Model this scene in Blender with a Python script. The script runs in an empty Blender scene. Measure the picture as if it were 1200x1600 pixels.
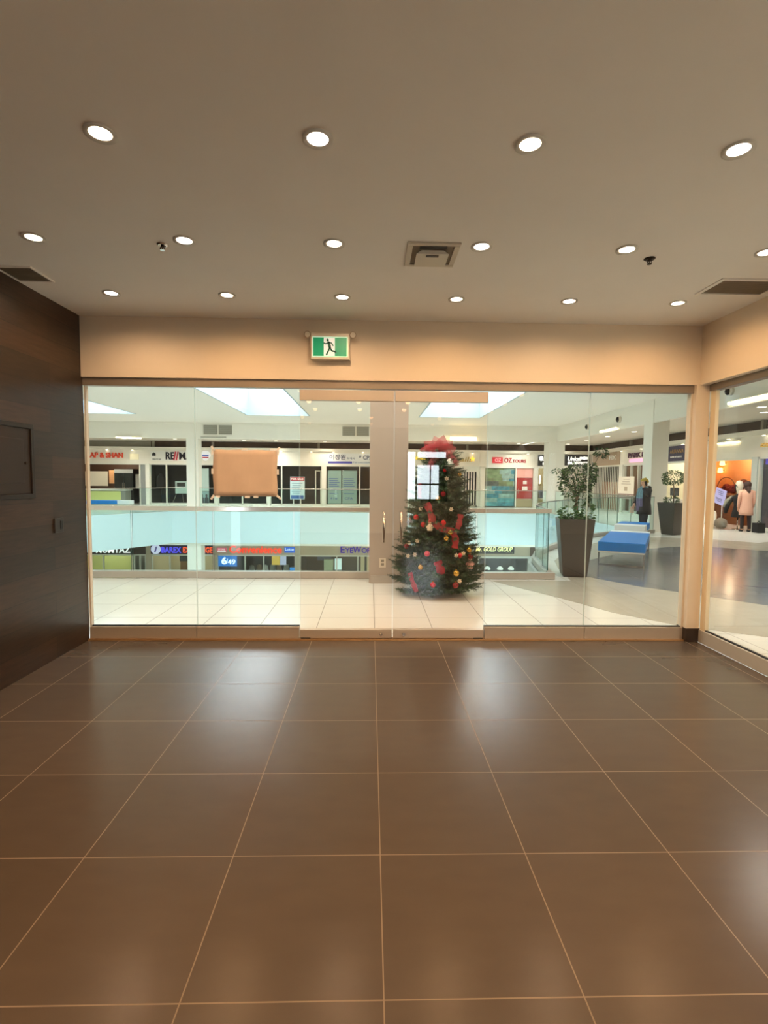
import bpy, bmesh, math, random
from mathutils import Vector, Matrix
random.seed(7)
PI = math.pi
C = bpy.context.scene.collection
scene = bpy.context.scene

# ---------------------------------------------------------------- camera, sky, exposure
cam = bpy.data.cameras.new('camera'); co = bpy.data.objects.new('camera', cam); C.objects.link(co)
yaw, pitch, roll = .0259, -.0629, .0088
fwd = Vector((math.sin(yaw) * math.cos(pitch), math.cos(yaw) * math.cos(pitch), math.sin(pitch)))
right = Vector((math.cos(yaw), -math.sin(yaw), 0)); up = right.cross(fwd)
r2 = right * math.cos(roll) + up * math.sin(roll); u2 = up * math.cos(roll) - right * math.sin(roll)
co.matrix_world = Matrix(((r2.x, u2.x, -fwd.x, 0), (r2.y, u2.y, -fwd.y, 0), (r2.z, u2.z, -fwd.z, 1.5415), (0, 0, 0, 1)))
cam.sensor_fit = 'VERTICAL'; cam.sensor_height = 24.0; cam.lens = 816.04 / 1600 * 24; cam.clip_start = .02
scene.camera = co
vs = scene.view_settings
vs.view_transform = 'Standard'; vs.look = 'None'; vs.gamma = 1; vs.use_curve_mapping = False; vs.exposure = 0.0
scene.cycles.transparent_max_bounces = 32; scene.cycles.max_bounces = 10; scene.cycles.diffuse_bounces = 6
scene.cycles.glossy_bounces = 5; scene.cycles.caustics_reflective = False; scene.cycles.caustics_refractive = False
scene.cycles.sample_clamp_indirect = 6

SKY = 10.5            # daylight above the skylights and beyond the rear window
LAMP_IN = 22.0        # warm lamps of the vacant unit
LAMP_MALL = 165.0     # mall downlights and the added fill spots
world = bpy.data.worlds.new('daylight'); scene.world = world; world.use_nodes = True
bg = world.node_tree.nodes['Background']; bg.inputs[0].default_value = (.82, .935, 1.0, 1); bg.inputs[1].default_value = SKY

def lamp(name, kind, loc, energy, color, size=.05, spot=150, blend=1.0, rot=(0, 0, 0), size_y=None, portal=False):
    l = bpy.data.lights.new(name, kind); o = bpy.data.objects.new(name, l); C.objects.link(o)
    o.location = loc; o.rotation_euler = rot; l.energy = energy; l.color = color
    if kind == 'SPOT': l.spot_size = math.radians(spot); l.spot_blend = blend; l.shadow_soft_size = size
    elif kind == 'POINT': l.shadow_soft_size = size
    elif kind == 'AREA':
        l.size = size
        if size_y: l.shape = 'RECTANGLE'; l.size_y = size_y
        l.cycles.is_portal = portal
    return o
SKYLIGHTS = [(-11.7, -9.25), (-4.92, -2.42), (1.88, 4.38)]
CEIL_M = 4.02
for a, b in SKYLIGHTS:
    lamp('skylight_portal', 'AREA', ((a + b) / 2, 16.5, 5.2), 1, (1, 1, 1), b - a, size_y=9.0, portal=True)
lamp('rear_window_portal', 'AREA', (1.6, -5.2, 1.65), 1, (1, 1, 1), 1.1, size_y=1.4, rot=(PI / 2, 0, 0), portal=True)

# ---------------------------------------------------------------- materials
def lin(c):
    return tuple(((v / 255) / 12.92 if v / 255 <= .04045 else ((v / 255 + .055) / 1.055) ** 2.4) for v in c) + (1,)
MATS = {}
def mat(name, rgb, rough=.6, metal=0, emis=0, ecol=None, noise=0, nscale=8, bump=0, spec=.5, alpha=1):
    if name in MATS: return MATS[name]
    m = bpy.data.materials.new(name); m.use_nodes = True; nt = m.node_tree; b = nt.nodes['Principled BSDF']
    b.inputs['Base Color'].default_value = lin(rgb); b.inputs['Roughness'].default_value = rough
    b.inputs['Metallic'].default_value = metal; b.inputs['Specular IOR Level'].default_value = spec
    b.inputs['Alpha'].default_value = alpha
    if emis:
        b.inputs['Emission Color'].default_value = lin(ecol or rgb); b.inputs['Emission Strength'].default_value = emis
    if noise or bump:
        tc = nt.nodes.new('ShaderNodeTexCoord'); n = nt.nodes.new('ShaderNodeTexNoise')
        n.inputs['Scale'].default_value = nscale; n.inputs['Detail'].default_value = 4
        nt.links.new(tc.outputs['Object'], n.inputs['Vector'])
        if noise:
            mx = nt.nodes.new('ShaderNodeMix'); mx.data_type = 'RGBA'; mx.blend_type = 'MULTIPLY'
            mx.inputs[0].default_value = 1
            rp = nt.nodes.new('ShaderNodeMapRange'); rp.inputs[1].default_value = .3; rp.inputs[2].default_value = .7
            rp.inputs[3].default_value = 1 - noise; rp.inputs[4].default_value = 1 + noise * .3
            nt.links.new(n.outputs[0], rp.inputs[0]); mx.inputs[6].default_value = lin(rgb)
            nt.links.new(rp.outputs[0], mx.inputs[7]); nt.links.new(mx.outputs[2], b.inputs['Base Color'])
        if bump:
            bp = nt.nodes.new('ShaderNodeBump'); bp.inputs['Strength'].default_value = bump; bp.inputs['Distance'].default_value = .01
            nt.links.new(n.outputs[0], bp.inputs['Height']); nt.links.new(bp.outputs[0], b.inputs['Normal'])
    MATS[name] = m; return m

def glass(name, tint=(1, 1, 1), ior=1.6):
    m = bpy.data.materials.new(name); m.use_nodes = True; nt = m.node_tree; nt.nodes.clear()
    out = nt.nodes.new('ShaderNodeOutputMaterial'); mx = nt.nodes.new('ShaderNodeMixShader')
    tr = nt.nodes.new('ShaderNodeBsdfTransparent'); tr.inputs[0].default_value = tint + (1,)
    gl = nt.nodes.new('ShaderNodeBsdfGlossy'); gl.inputs['Roughness'].default_value = 0
    fr = nt.nodes.new('ShaderNodeFresnel'); fr.inputs[0].default_value = ior
    ge = nt.nodes.new('ShaderNodeNewGeometry'); s = nt.nodes.new('ShaderNodeMath'); s.operation = 'SUBTRACT'; s.inputs[0].default_value = 1
    mu = nt.nodes.new('ShaderNodeMath'); mu.operation = 'MULTIPLY'
    nt.links.new(ge.outputs['Backfacing'], s.inputs[1]); nt.links.new(fr.outputs[0], mu.inputs[0]); nt.links.new(s.outputs[0], mu.inputs[1])
    nt.links.new(mu.outputs[0], mx.inputs[0]); nt.links.new(tr.outputs[0], mx.inputs[1]); nt.links.new(gl.outputs[0], mx.inputs[2])
    nt.links.new(mx.outputs[0], out.inputs[0]); return m

def tile_mat(name, rgb, grout, size, x0, y0, w, rough, var=.06, nscale=3, bump=.05, ior=1.5):
    """square tiles laid on world X/Y with thin joints"""
    m = bpy.data.materials.new(name); m.use_nodes = True; nt = m.node_tree; b = nt.nodes['Principled BSDF']; N = nt.nodes.new; L = nt.links.new
    tc = N('ShaderNodeNewGeometry'); sp = N('ShaderNodeSeparateXYZ'); L(tc.outputs['Position'], sp.inputs[0])
    def m2(op, a, v=None, v2=None):
        n = N('ShaderNodeMath'); n.operation = op
        if hasattr(a, 'links'): L(a, n.inputs[0])
        else: n.inputs[0].default_value = a
        if v is not None:
            if hasattr(v, 'links'): L(v, n.inputs[1])
            else: n.inputs[1].default_value = v
        if v2 is not None: n.inputs[2].default_value = v2
        return n.outputs[0]
    fl, dist = [], []
    for k, off in ((0, x0), (1, y0)):
        q = m2('DIVIDE', m2('SUBTRACT', sp.outputs[k], off), size)
        fl.append(m2('FLOOR', q)); f = m2('FRACT', q)
        dist.append(m2('MULTIPLY', m2('MINIMUM', f, m2('SUBTRACT', 1.0, f)), size))
    joint = m2('LESS_THAN', m2('MINIMUM', dist[0], dist[1]), w / 2)
    cx = N('ShaderNodeCombineXYZ'); L(fl[0], cx.inputs[0]); L(fl[1], cx.inputs[1])
    wn = N('ShaderNodeTexWhiteNoise'); wn.noise_dimensions = '3D'; L(cx.outputs[0], wn.inputs['Vector'])
    no = N('ShaderNodeTexNoise'); no.inputs['Scale'].default_value = nscale; no.inputs['Detail'].default_value = 6
    mp = N('ShaderNodeMapping'); mp.inputs['Scale'].default_value = (1, 2.2, 1); L(tc.outputs['Position'], mp.inputs[0]); L(mp.outputs[0], no.inputs['Vector'])
    v = m2('ADD', m2('MULTIPLY', m2('SUBTRACT', wn.outputs[0], .5), var), m2('MULTIPLY', m2('SUBTRACT', no.outputs[0], .5), var * 2))
    v = m2('ADD', v, 1.0)
    mx = N('ShaderNodeMix'); mx.data_type = 'RGBA'; mx.blend_type = 'MULTIPLY'; mx.inputs[0].default_value = 1; mx.inputs[6].default_value = lin(rgb)
    cc = N('ShaderNodeCombineXYZ'); [L(v, cc.inputs[i]) for i in range(3)]; L(cc.outputs[0], mx.inputs[7])
    m3 = N('ShaderNodeMix'); m3.data_type = 'RGBA'; L(joint, m3.inputs[0]); L(mx.outputs[2], m3.inputs[6]); m3.inputs[7].default_value = lin(grout)
    L(m3.outputs[2], b.inputs['Base Color'])
    ro = m2('ADD', m2('MULTIPLY', m2('SUBTRACT', no.outputs[0], .5), .02), rough); ro = m2('MAXIMUM', ro, m2('MULTIPLY', joint, .85))
    L(ro, b.inputs['Roughness']); b.inputs['IOR'].default_value = ior
    h = m2('SUBTRACT', m2('MULTIPLY', no.outputs[0], .15), joint)
    bp = N('ShaderNodeBump'); bp.inputs['Strength'].default_value = bump; bp.inputs['Distance'].default_value = .004; L(h, bp.inputs['Height']); L(bp.outputs[0], b.inputs['Normal'])
    return m

def wood_mat(name, c1, c2, ph=.19, rough=.38):
    """horizontal boards on the left wall: Y runs along the wall, Z up"""
    m = bpy.data.materials.new(name); m.use_nodes = True; nt = m.node_tree; b = nt.nodes['Principled BSDF']; N = nt.nodes.new; L = nt.links.new
    ge = N('ShaderNodeNewGeometry'); sp = N('ShaderNodeSeparateXYZ'); L(ge.outputs['Position'], sp.inputs[0])
    cb = N('ShaderNodeCombineXYZ'); L(sp.outputs[1], cb.inputs[0]); L(sp.outputs[2], cb.inputs[1])
    br = N('ShaderNodeTexBrick'); L(cb.outputs[0], br.inputs['Vector']); br.inputs['Scale'].default_value = 1
    br.inputs['Brick Width'].default_value = 1.22; br.inputs['Row Height'].default_value = ph; br.inputs['Mortar Size'].default_value = .0022
    br.inputs['Color1'].default_value = lin(c1); br.inputs['Color2'].default_value = lin(c2); br.inputs['Mortar'].default_value = lin((18, 12, 9)); br.offset = .37
    no = N('ShaderNodeTexNoise'); no.inputs['Scale'].default_value = 3; no.inputs['Detail'].default_value = 8; no.inputs['Roughness'].default_value = .65
    mp = N('ShaderNodeMapping'); mp.inputs['Scale'].default_value = (1, 1.2, 14); L(ge.outputs['Position'], mp.inputs[0]); L(mp.outputs[0], no.inputs['Vector'])
    rp = N('ShaderNodeMapRange'); rp.inputs[1].default_value = .3; rp.inputs[2].default_value = .7; rp.inputs[3].default_value = .6; rp.inputs[4].default_value = 1.35; L(no.outputs[0], rp.inputs[0])
    mx = N('ShaderNodeMix'); mx.data_type = 'RGBA'; mx.blend_type = 'MULTIPLY'; mx.inputs[0].default_value = 1
    cc = N('ShaderNodeCombineXYZ'); [L(rp.outputs[0], cc.inputs[i]) for i in range(3)]
    L(br.outputs[0], mx.inputs[6]); L(cc.outputs[0], mx.inputs[7]); L(mx.outputs[2], b.inputs['Base Color']); b.inputs['Roughness'].default_value = rough
    bp = N('ShaderNodeBump'); bp.inputs['Strength'].default_value = .15; bp.inputs['Distance'].default_value = .003; L(rp.outputs[0], bp.inputs['Height']); L(bp.outputs[0], b.inputs['Normal'])
    return m

WHITE = mat('white_paint', (226, 222, 212), .7, noise=.02, nscale=2)
CEILP = mat('ceiling_paint', (244, 240, 233), .8, noise=.03, nscale=1.5)
BEAM = mat('beam_paint', (233, 218, 196), .65, noise=.03, nscale=2)
MWHITE = mat('mall_white_paint', (236, 231, 219), .6)
FASCIA = mat('fascia_paint', (206, 222, 226), .5)
TAUPE = mat('taupe_stone', (178, 170, 160), .4, noise=.06, nscale=5)
BEIGE = mat('beige_column_paint', (178, 166, 154), .6, noise=.03, nscale=2)
GREIGE = mat('lower_header_paint', (196, 184, 162), .6)
ALU = mat('brushed_aluminium', (202, 190, 176), .4, metal=.5)
ALUD = mat('dark_aluminium', (158, 146, 132), .42, metal=.5)
STEEL = mat('stainless_steel', (205, 198, 190), .22, metal=1)
CHROME = mat('chrome', (225, 225, 225), .08, metal=1)
BLACKM = mat('black_seal', (12, 11, 10), .6)
DARK = mat('shop_dark', (38, 40, 38), .6)
DBROWN = mat('dark_brown_slat', (72, 50, 35), .5, noise=.3, nscale=4)
GLASS = glass('clear_glass', (.992, .995, .985)); GLASSD = glass('door_glass', (1.0, .955, .905), 2.0)
GLASSR = glass('railing_glass', (.90, .985, .985), 1.35); GLASSS = glass('shop_glass', (.95, .97, .96), 1.5)
EDGE = mat('glass_edge', (214, 226, 220), .25); EDGED = mat('dark_glass_edge', (52, 92, 84), .2)
FLOOR = tile_mat('brown_floor_tile', (86, 75, 65), (138, 122, 104), .6, .05, 4.453, .0045, .238, var=.10, nscale=5, bump=.08, ior=1.34)
MTILE = tile_mat('white_floor_tile', (235, 235, 229), (150, 148, 142), .6, .05, 5.73, .009, .16, var=.03)
TTILE = tile_mat('tan_floor_tile', (186, 180, 166), (160, 154, 142), .6, .05, 5.73, .006, .18, var=.06)
GTILE = tile_mat('grey_floor_tile', (114, 116, 120), (100, 102, 106), .6, .05, 5.73, .006, .16, var=.06)
PTILE = mat('purple_floor_tile', (84, 66, 96), .2)
WOOD = wood_mat('dark_wood_boards', (64, 45, 31), (35, 25, 18))
PLASTIC = mat('cream_plastic', (222, 212, 194), .4)
LEDW = mat('lamp_lens', (255, 236, 205), .4, emis=9, ecol=(255, 232, 198))
LEDP = mat('lamp_lens_pinkish', (255, 236, 225), .4, emis=9, ecol=(255, 236, 222))
LEDM = mat('mall_lamp_lens', (255, 248, 230), .4, emis=6, ecol=(255, 248, 228))
TUBE = mat('tube_glow', (255, 240, 200), .4, emis=6, ecol=(255, 236, 186))

# ---------------------------------------------------------------- building helpers
def box(bm, x0, x1, y0, y1, z0, z1, f=None, mi=0):
    pts = [(x, y, z) for x in (x0, x1) for y in (y0, y1) for z in (z0, z1)]
    if f: pts = [f(*p) for p in pts]
    v = [bm.verts.new(p) for p in pts]
    fs = [bm.faces.new([v[i] for i in q]) for q in ((0, 1, 3, 2), (4, 6, 7, 5), (0, 4, 5, 1), (2, 3, 7, 6), (0, 2, 6, 4), (1, 5, 7, 3))]
    for q in fs: q.material_index = mi
    bmesh.ops.recalc_face_normals(bm, faces=fs)
    return fs
def cyl(bm, p0, p1, r0, r1=None, seg=16, caps=True, mi=0):
    r1 = r0 if r1 is None else r1
    p0, p1 = Vector(p0), Vector(p1); d = (p1 - p0).normalized()
    a = d.orthogonal().normalized(); b = d.cross(a)
    A = [bm.verts.new(p0 + (a * math.cos(2 * PI * i / seg) + b * math.sin(2 * PI * i / seg)) * r0) for i in range(seg)]
    B = [bm.verts.new(p1 + (a * math.cos(2 * PI * i / seg) + b * math.sin(2 * PI * i / seg)) * r1) for i in range(seg)]
    fs = []
    for i in range(seg):
        q = bm.faces.new((A[i], A[(i + 1) % seg], B[(i + 1) % seg], B[i])); q.smooth = True; fs.append(q)
    if caps: fs += [bm.faces.new(A[::-1]), bm.faces.new(B)]
    for q in fs: q.material_index = mi
    return fs
def tube(bm, pts, r, seg=8, mi=0):
    pts = [Vector(p) for p in pts]; rings = []; a = None
    for i, p in enumerate(pts):
        d = (pts[min(i + 1, len(pts) - 1)] - pts[max(i - 1, 0)]).normalized()
        a = d.orthogonal().normalized() if a is None else (a - d * a.dot(d)).normalized()
        b = d.cross(a); rr = r[i] if isinstance(r, (list, tuple)) else r
        rings.append([bm.verts.new(p + (a * math.cos(2 * PI * k / seg) + b * math.sin(2 * PI * k / seg)) * rr) for k in range(seg)])
    for A, B in zip(rings, rings[1:]):
        for k in range(seg):
            q = bm.faces.new((A[k], A[(k + 1) % seg], B[(k + 1) % seg], B[k])); q.smooth = True; q.material_index = mi
    for R_ in (rings[0][::-1], rings[-1]):
        q = bm.faces.new(R_); q.material_index = mi
def ball(bm, c, r, s=(1, 1, 1), u=16, v=10, mi=0):
    res = bmesh.ops.create_uvsphere(bm, u_segments=u, v_segments=v, radius=r, matrix=Matrix.Translation(c) @ Matrix.Diagonal((*s, 1)))
    for w in res['verts']:
        for q in w.link_faces: q.smooth = True; q.material_index = mi
def prism(bm, poly, z0, z1, f=None, mi=0):
    f = f or (lambda x, y, z: (x, y, z))
    A = [bm.verts.new(f(x, y, z0)) for x, y in poly]; B = [bm.verts.new(f(x, y, z1)) for x, y in poly]
    fs = [bm.faces.new(A), bm.faces.new(B)]
    n = len(poly)
    for i in range(n): fs.append(bm.faces.new((A[i], A[(i + 1) % n], B[(i + 1) % n], B[i])))
    for q in fs: q.material_index = mi
    bmesh.ops.recalc_face_normals(bm, faces=fs)
    return fs
def lathe(bm, prof, c=(0, 0, 0), seg=20, mi=0):
    rings = [[bm.verts.new((c[0] + r * math.cos(2 * PI * k / seg), c[1] + r * math.sin(2 * PI * k / seg), c[2] + z)) for k in range(seg)] for r, z in prof]
    for A, B in zip(rings, rings[1:]):
        for k in range(seg):
            q = bm.faces.new((A[k], A[(k + 1) % seg], B[(k + 1) % seg], B[k])); q.smooth = True; q.material_index = mi
    for R_ in (rings[0][::-1], rings[-1]):
        q = bm.faces.new(R_); q.material_index = mi
def origin(o):
    v = Vector((0, 0, 0))
    while o: v += o.location; o = o.parent
    return v
def obj(name, bm, m, parent=None, loc=None, bevel=0):
    """one mesh object; world-space vertices are moved into the frame of its parent (or of loc)"""
    me = bpy.data.meshes.new(name)
    off = origin(parent) if parent else Vector(loc or (0, 0, 0))
    bmesh.ops.translate(bm, verts=bm.verts, vec=-off)
    bm.to_mesh(me); bm.free()
    for q in (m if isinstance(m, (list, tuple)) else [m]): me.materials.append(q)
    o = bpy.data.objects.new(name, me); C.objects.link(o)
    if parent: o.parent = parent
    elif loc: o.location = loc
    if bevel:
        b = o.modifiers.new('bevel', 'BEVEL'); b.width = bevel; b.segments = 2; b.limit_method = 'ANGLE'
    return o
def tag(o, label, cat, group=None, kind=None):
    o['label'] = label; o['category'] = cat
    if group: o['group'] = group
    if kind: o['kind'] = kind
    return o
def thing(name, label, cat, loc, group=None):
    o = bpy.data.objects.new(name, None); C.objects.link(o); o.location = loc; o.empty_display_size = .1
    return tag(o, label, cat, group)
def struct(name, bm, m, label=None, cat=None):
    o = obj(name, bm, m); o['kind'] = 'structure'
    if label: o['label'] = label
    if cat: o['category'] = cat
    return o
BM = bmesh.new
def N_(y):                      # far-wall frame: a = X, z, d = distance out of the wall towards the atrium
    return lambda a, d, z: (a, y - d, z)
def E_(x):                      # right-hand shop wall: a = Y
    return lambda a, d, z: (x - d, a, z)
def text_mesh(body, w, h, depth, bold=0, shear=0, spacing=1):
    cu = bpy.data.curves.new('lettering', 'FONT'); cu.body = body; cu.extrude = .02; cu.offset = bold; cu.shear = shear; cu.space_character = spacing
    cu.resolution_u = 3
    o = bpy.data.objects.new('lettering', cu); C.objects.link(o)
    bpy.context.view_layer.update()
    me = bpy.data.meshes.new_from_object(o.evaluated_get(bpy.context.evaluated_depsgraph_get()))
    bpy.data.objects.remove(o); bpy.data.curves.remove(cu)
    xs = [v.co.x for v in me.vertices]; ys = [v.co.y for v in me.vertices]; zs = [v.co.z for v in me.vertices]
    sx, sy, sz = w / (max(xs) - min(xs)), h / (max(ys) - min(ys)), depth / (max(zs) - min(zs))
    for v in me.vertices: v.co = ((v.co.x - min(xs)) * sx, (v.co.y - min(ys)) * sy, (v.co.z - min(zs)) * sz)
    return me
def letters(body, m, parent, wall, a0, a1, z0, z1, d=.02, depth=.02, name='lettering', bold=.01, shear=0):
    """raised lettering on a wall frame; a0 is the reading start"""
    me = text_mesh(body, abs(a1 - a0), z1 - z0, depth, bold, shear); off = origin(parent)
    s = 1 if a1 > a0 else -1
    for v in me.vertices:
        p = Vector(wall(a0 + s * v.co.x, d + v.co.z, z0 + v.co.y)); v.co = p - off
    me.materials.clear(); me.materials.append(m)
    o = bpy.data.objects.new(name, me); C.objects.link(o); o.parent = parent
    return o
def pane(bm, x0, x1, y0, y1, z0, z1, f=None):
    fs = box(bm, x0, x1, y0, y1, z0, z1, f)
    ar = sorted(fs, key=lambda q: -q.calc_area())
    for q in ar[2:]: q.material_index = 1
    return fs

# ================================================================ THE VACANT UNIT (setting)
XL, XR, YF, ZC, YB = -2.65, 3.09, 4.94, 2.995, -5.0
b = BM(); box(b, XL - .1, 3.165, YB, 4.93, -.12, 0); struct('floor', b, FLOOR, 'brown porcelain tile floor of the vacant unit', 'floor')
b = BM(); box(b, XL - .1, 3.3, YB, 5.0, ZC, ZC + .12); struct('ceiling', b, CEILP, 'white painted ceiling dotted with downlights', 'ceiling')
b = BM(); box(b, XL - .12, XL, YB, 4.93, 0, ZC); struct('wall_left', b, WOOD, 'dark wood board wall on the left', 'wall')
b = BM(); box(b, XL - .4, 3.09, 4.90, 5.03, 2.45, ZC); struct('wall_front', b, BEAM, 'cream bulkhead wall above the glass front', 'wall')
b = BM(); box(b, 3.09, 3.3, -2.0, 4.97, 2.45, ZC); box(b, 3.09, 3.3, YB, -2.0, 0, ZC); struct('wall_right', b, BEAM, 'cream bulkhead wall above the right side glazing', 'wall')
b = BM()
box(b, XL - .1, 1.0, YB - .1, YB, 0, ZC); box(b, 2.2, 3.3, YB - .1, YB, 0, ZC); box(b, 1.0, 2.2, YB - .1, YB, 0, .92); box(b, 1.0, 2.2, YB - .1, YB, 2.38, ZC)
struct('wall_back', b, WHITE, 'plain back wall behind the camera', 'wall')
w = thing('window_5', 'bright rear window mirrored in the glass door', 'window', (1.6, YB, .92)); w['kind'] = 'structure'
b = BM()
for x0, x1, z0, z1 in ((1.0, 1.05, .92, 2.38), (2.15, 2.2, .92, 2.38), (1.27, 1.33, .92, 2.38), (1.69, 1.72, .92, 1.95), (1.33, 2.2, 1.95, 2.16), (1.33, 1.97, 1.38, 1.43), (1.95, 2.2, .92, 1.95), (1.0, 2.2, .92, .98), (1.0, 2.2, 2.33, 2.38)):
    box(b, x0, x1, YB - .08, YB - .01, z0, z1)
obj('window_frame', b, DARK, w)
b = BM(); pane(b, 1.0, 2.2, YB - .05, YB - .044, .92, 2.38); obj('window_pane', b, [GLASS, EDGE], w)
# exterior drop wall of the unit up to the mall ceiling, roof above the unit
b = BM(); box(b, -18, 3.3, 5.03, 5.1, 2.45, CEIL_M); box(b, 3.3, 3.36, -5.1, 5.1, 2.45, CEIL_M); struct('trim_1', b, MWHITE, 'white drop wall outside above the glass front', 'wall')
b = BM(); box(b, -18, XL - .3, 5.0, 5.1, 0, 2.45); struct('trim_2', b, MWHITE, 'wall of the neighbouring unit left of the glass front', 'wall')
# corner post with tile block at its foot
b = BM(); box(b, 3.052, 3.178, 4.885, 5.03, .13, 2.45); struct('trim_3', b, BEAM, 'cream corner post between the two glass fronts', 'post')
b = BM(); box(b, 3.045, 3.182, 4.878, 5.03, 0, .13); struct('baseboard_corner', b, mat('dark_base_tile', (58, 46, 38), .35), 'dark tile block at the foot of the corner post', 'baseboard')
# top channel and sill of the front glazing
b = BM(); box(b, XL, 3.06, 4.925, 5.03, 2.385, 2.45); box(b, XL, 3.06, 4.925, 4.945, 2.378, 2.386)
struct('trim_4', b, ALUD, 'dark metal head channel above the front glass', 'trim')
b = BM(); box(b, XL, 3.06, 4.90, 4.985, 0, .012); struct('trim_5', b, mat('brass_strip', (196, 158, 116), .35, metal=.6), 'thin metal floor strip along the front glass', 'trim')
def front_pane(name, x0, x1, label):
    w = thing(name, label, 'window', ((x0 + x1) / 2, YF, 0)); w['kind'] = 'structure'
    b = BM(); pane(b, x0 + .003, x1 - .003, 4.958, 4.970, .125, 2.385); obj('glass', b, [GLASS, EDGE], w)
    b = BM(); box(b, x0 + .002, x1 - .002, 4.930, 5.0, .012, .125); obj('bottom_rail', b, ALU, w, bevel=.002)
    b = BM(); box(b, x0 + .002, x1 - .002, 4.952, 4.976, .1255, .134); obj('glazing_seal', b, BLACKM, w)
    return w
XS = [XL, -1.646, -.672, .218, 1.105, 2.08, 3.052]
front_pane('window_1', XS[0], XS[1], 'tall fixed glass pane beside the dark wood wall')
front_pane('window_2', XS[1], XS[2], 'fixed glass pane carrying the taped brown paper')
front_pane('window_3', XS[4], XS[5], 'fixed glass pane just right of the double doors')
front_pane('window_4', XS[5], XS[6], 'fixed glass pane next to the cream corner post')
b = BM(); box(b, 3.036, 3.052, 4.94, 4.985, .125, 2.385); struct('trim_6', b, PLASTIC, 'pale jamb strip at the right end of the front glass', 'trim')
b = BM(); box(b, XL, XL + .016, 4.94, 4.985, .125, 2.385); struct('trim_7', b, PLASTIC, 'pale jamb strip beside the wood wall', 'trim')
def glass_door(name, x0, x1, hx, label):
    d = thing(name, label, 'door', ((x0 + x1) / 2, YF, 0)); d['kind'] = 'structure'
    b = BM(); pane(b, x0 + .006, x1 - .006, 4.952, 4.964, .09, 2.28); obj('glass', b, [GLASSD, EDGE], d)
    b = BM(); box(b, x0 + .006, x1 - .006, 4.932, 4.984, .016, .098); obj('bottom_rail', b, ALU, d, bevel=.002)
    b = BM(); box(b, x0 + .006, x1 - .006, 4.932, 4.984, 2.268, 2.366); obj('top_rail', b, ALU, d, bevel=.002)
    h = BM()
    tube(h, [(hx, 4.900, .945), (hx, 4.900, 1.24)], .0125, 12)
    for z in (.965, 1.22): cyl(h, (hx, 4.900, z), (hx, 4.952, z), .010)
    obj('pull_handle', h, STEEL, d)
    b = BM(); s = 1 if hx < XS[3] else -1
    cyl(b, (XS[3] - s * .11, 4.933, .056), (XS[3] - s * .11, 4.918, .056), .016); cyl(b, (XS[3] - s * .11, 4.918, .056), (XS[3] - s * .11, 4.914, .056), .008)
    obj('lock_cylinder', b, STEEL, d)
    b = BM(); px = x0 + .06 if s > 0 else x1 - .06
    box(b, px - .045, px + .045, 4.928, 4.988, .0125, .02); obj('floor_pivot', b, DARK, d)
    return d
glass_door('door_1', XS[2], XS[3], .128, 'left leaf of the frameless glass double door')
glass_door('door_2', XS[3], XS[4], .290, 'right leaf of the frameless glass double door')
# right side glazing
w = thing('window_6', 'side glass pane looking onto the right-hand concourse', 'window', (3.2, 3.0, 0)); w['kind'] = 'structure'
b = BM(); pane(b, 3.19, 3.202, -2.0, 4.86, .12, 2.39); obj('glass', b, [GLASS, EDGE], w)
b = BM(); box(b, 3.165, 3.25, -2.0, 4.87, 0, .125); obj('bottom_rail', b, mat('grey_rail', (196, 190, 180), .4, metal=.2), w, bevel=.003)
b = BM(); box(b, 3.184, 3.208, -2.0, 4.86, .1255, .134); obj('glazing_seal', b, BLACKM, w)
b = BM(); box(b, 3.165, 3.25, -2.0, 4.87, 2.39, 2.45); obj('head_channel', b, ALUD, w)
b = BM(); box(b, 3.18, 3.215, 4.80, 4.872, .125, 2.39); obj('end_stile', b, mat('cream_stile', (238, 222, 190), .5), w)

# ================================================================ unit fittings
LAMPX = [-2.065, -1.155, -.237, .680, 1.597, 2.49]
lampproto = {}
def downlight(name, x, y, z, label, group, lens, r=.046, rim=.066):
    key = (lens.name, r)
    if key not in lampproto:
        t = thing(name, label, 'light', (x, y, z), group)
        b = BM(); seg = 24
        prof = [(r, -.004), (rim, -.010), (rim, 0)]
        rings = [[b.verts.new((q * math.cos(2 * PI * k / seg) + x, q * math.sin(2 * PI * k / seg) + y, zz + z)) for k in range(seg)] for q, zz in prof]
        for A, B in zip(rings, rings[1:]):
            for k in range(seg): b.faces.new((A[k], A[(k + 1) % seg], B[(k + 1) % seg], B[k])).smooth = True
        obj('trim_ring', b, WHITE, t)
        b = BM(); cyl(b, (x, y, z - .001), (x, y, z - .0045), r, seg=20); obj('lens', b, lens, t)
        lampproto[key] = t; return t
    s = lampproto[key]; t = s.copy(); C.objects.link(t); t.location = (x, y, z); tag(t, label, 'light', group)
    for ch in s.children:
        c = ch.copy(); C.objects.link(c); c.parent = t
    return t
rows = [(4.290, 'row nearest the glass front'), (3.335, 'middle row of the ceiling'), (2.338, 'row nearest the camera')]
ORD = ['leftmost', 'second from left', 'third from left', 'third from right', 'second from right', 'rightmost']
ORD4 = {1: 'leftmost', 2: 'second from left', 3: 'second from right', 4: 'rightmost'}
WARM = (1, .58, .27); PINK = (1, .64, .36)
for j, (y, rn) in enumerate(rows):
    for i, x in enumerate(LAMPX):
        orange = (i + j) % 2 == 1
        if not (j == 2 and i in (0, 5)):
            o_ = ORD4[i] if j == 2 else ORD[i]
            downlight('downlight', x, y, ZC, '%s glowing %s ceiling downlight, %s' % (o_, 'orange-white' if orange else 'pinkish-white', rn), 'downlights of the vacant unit', LEDW if orange else LEDP)
        lamp('downlight_beam', 'SPOT', (x, y, ZC - .02), LAMP_IN, WARM if orange else PINK, .045, 170, .55)
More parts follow.
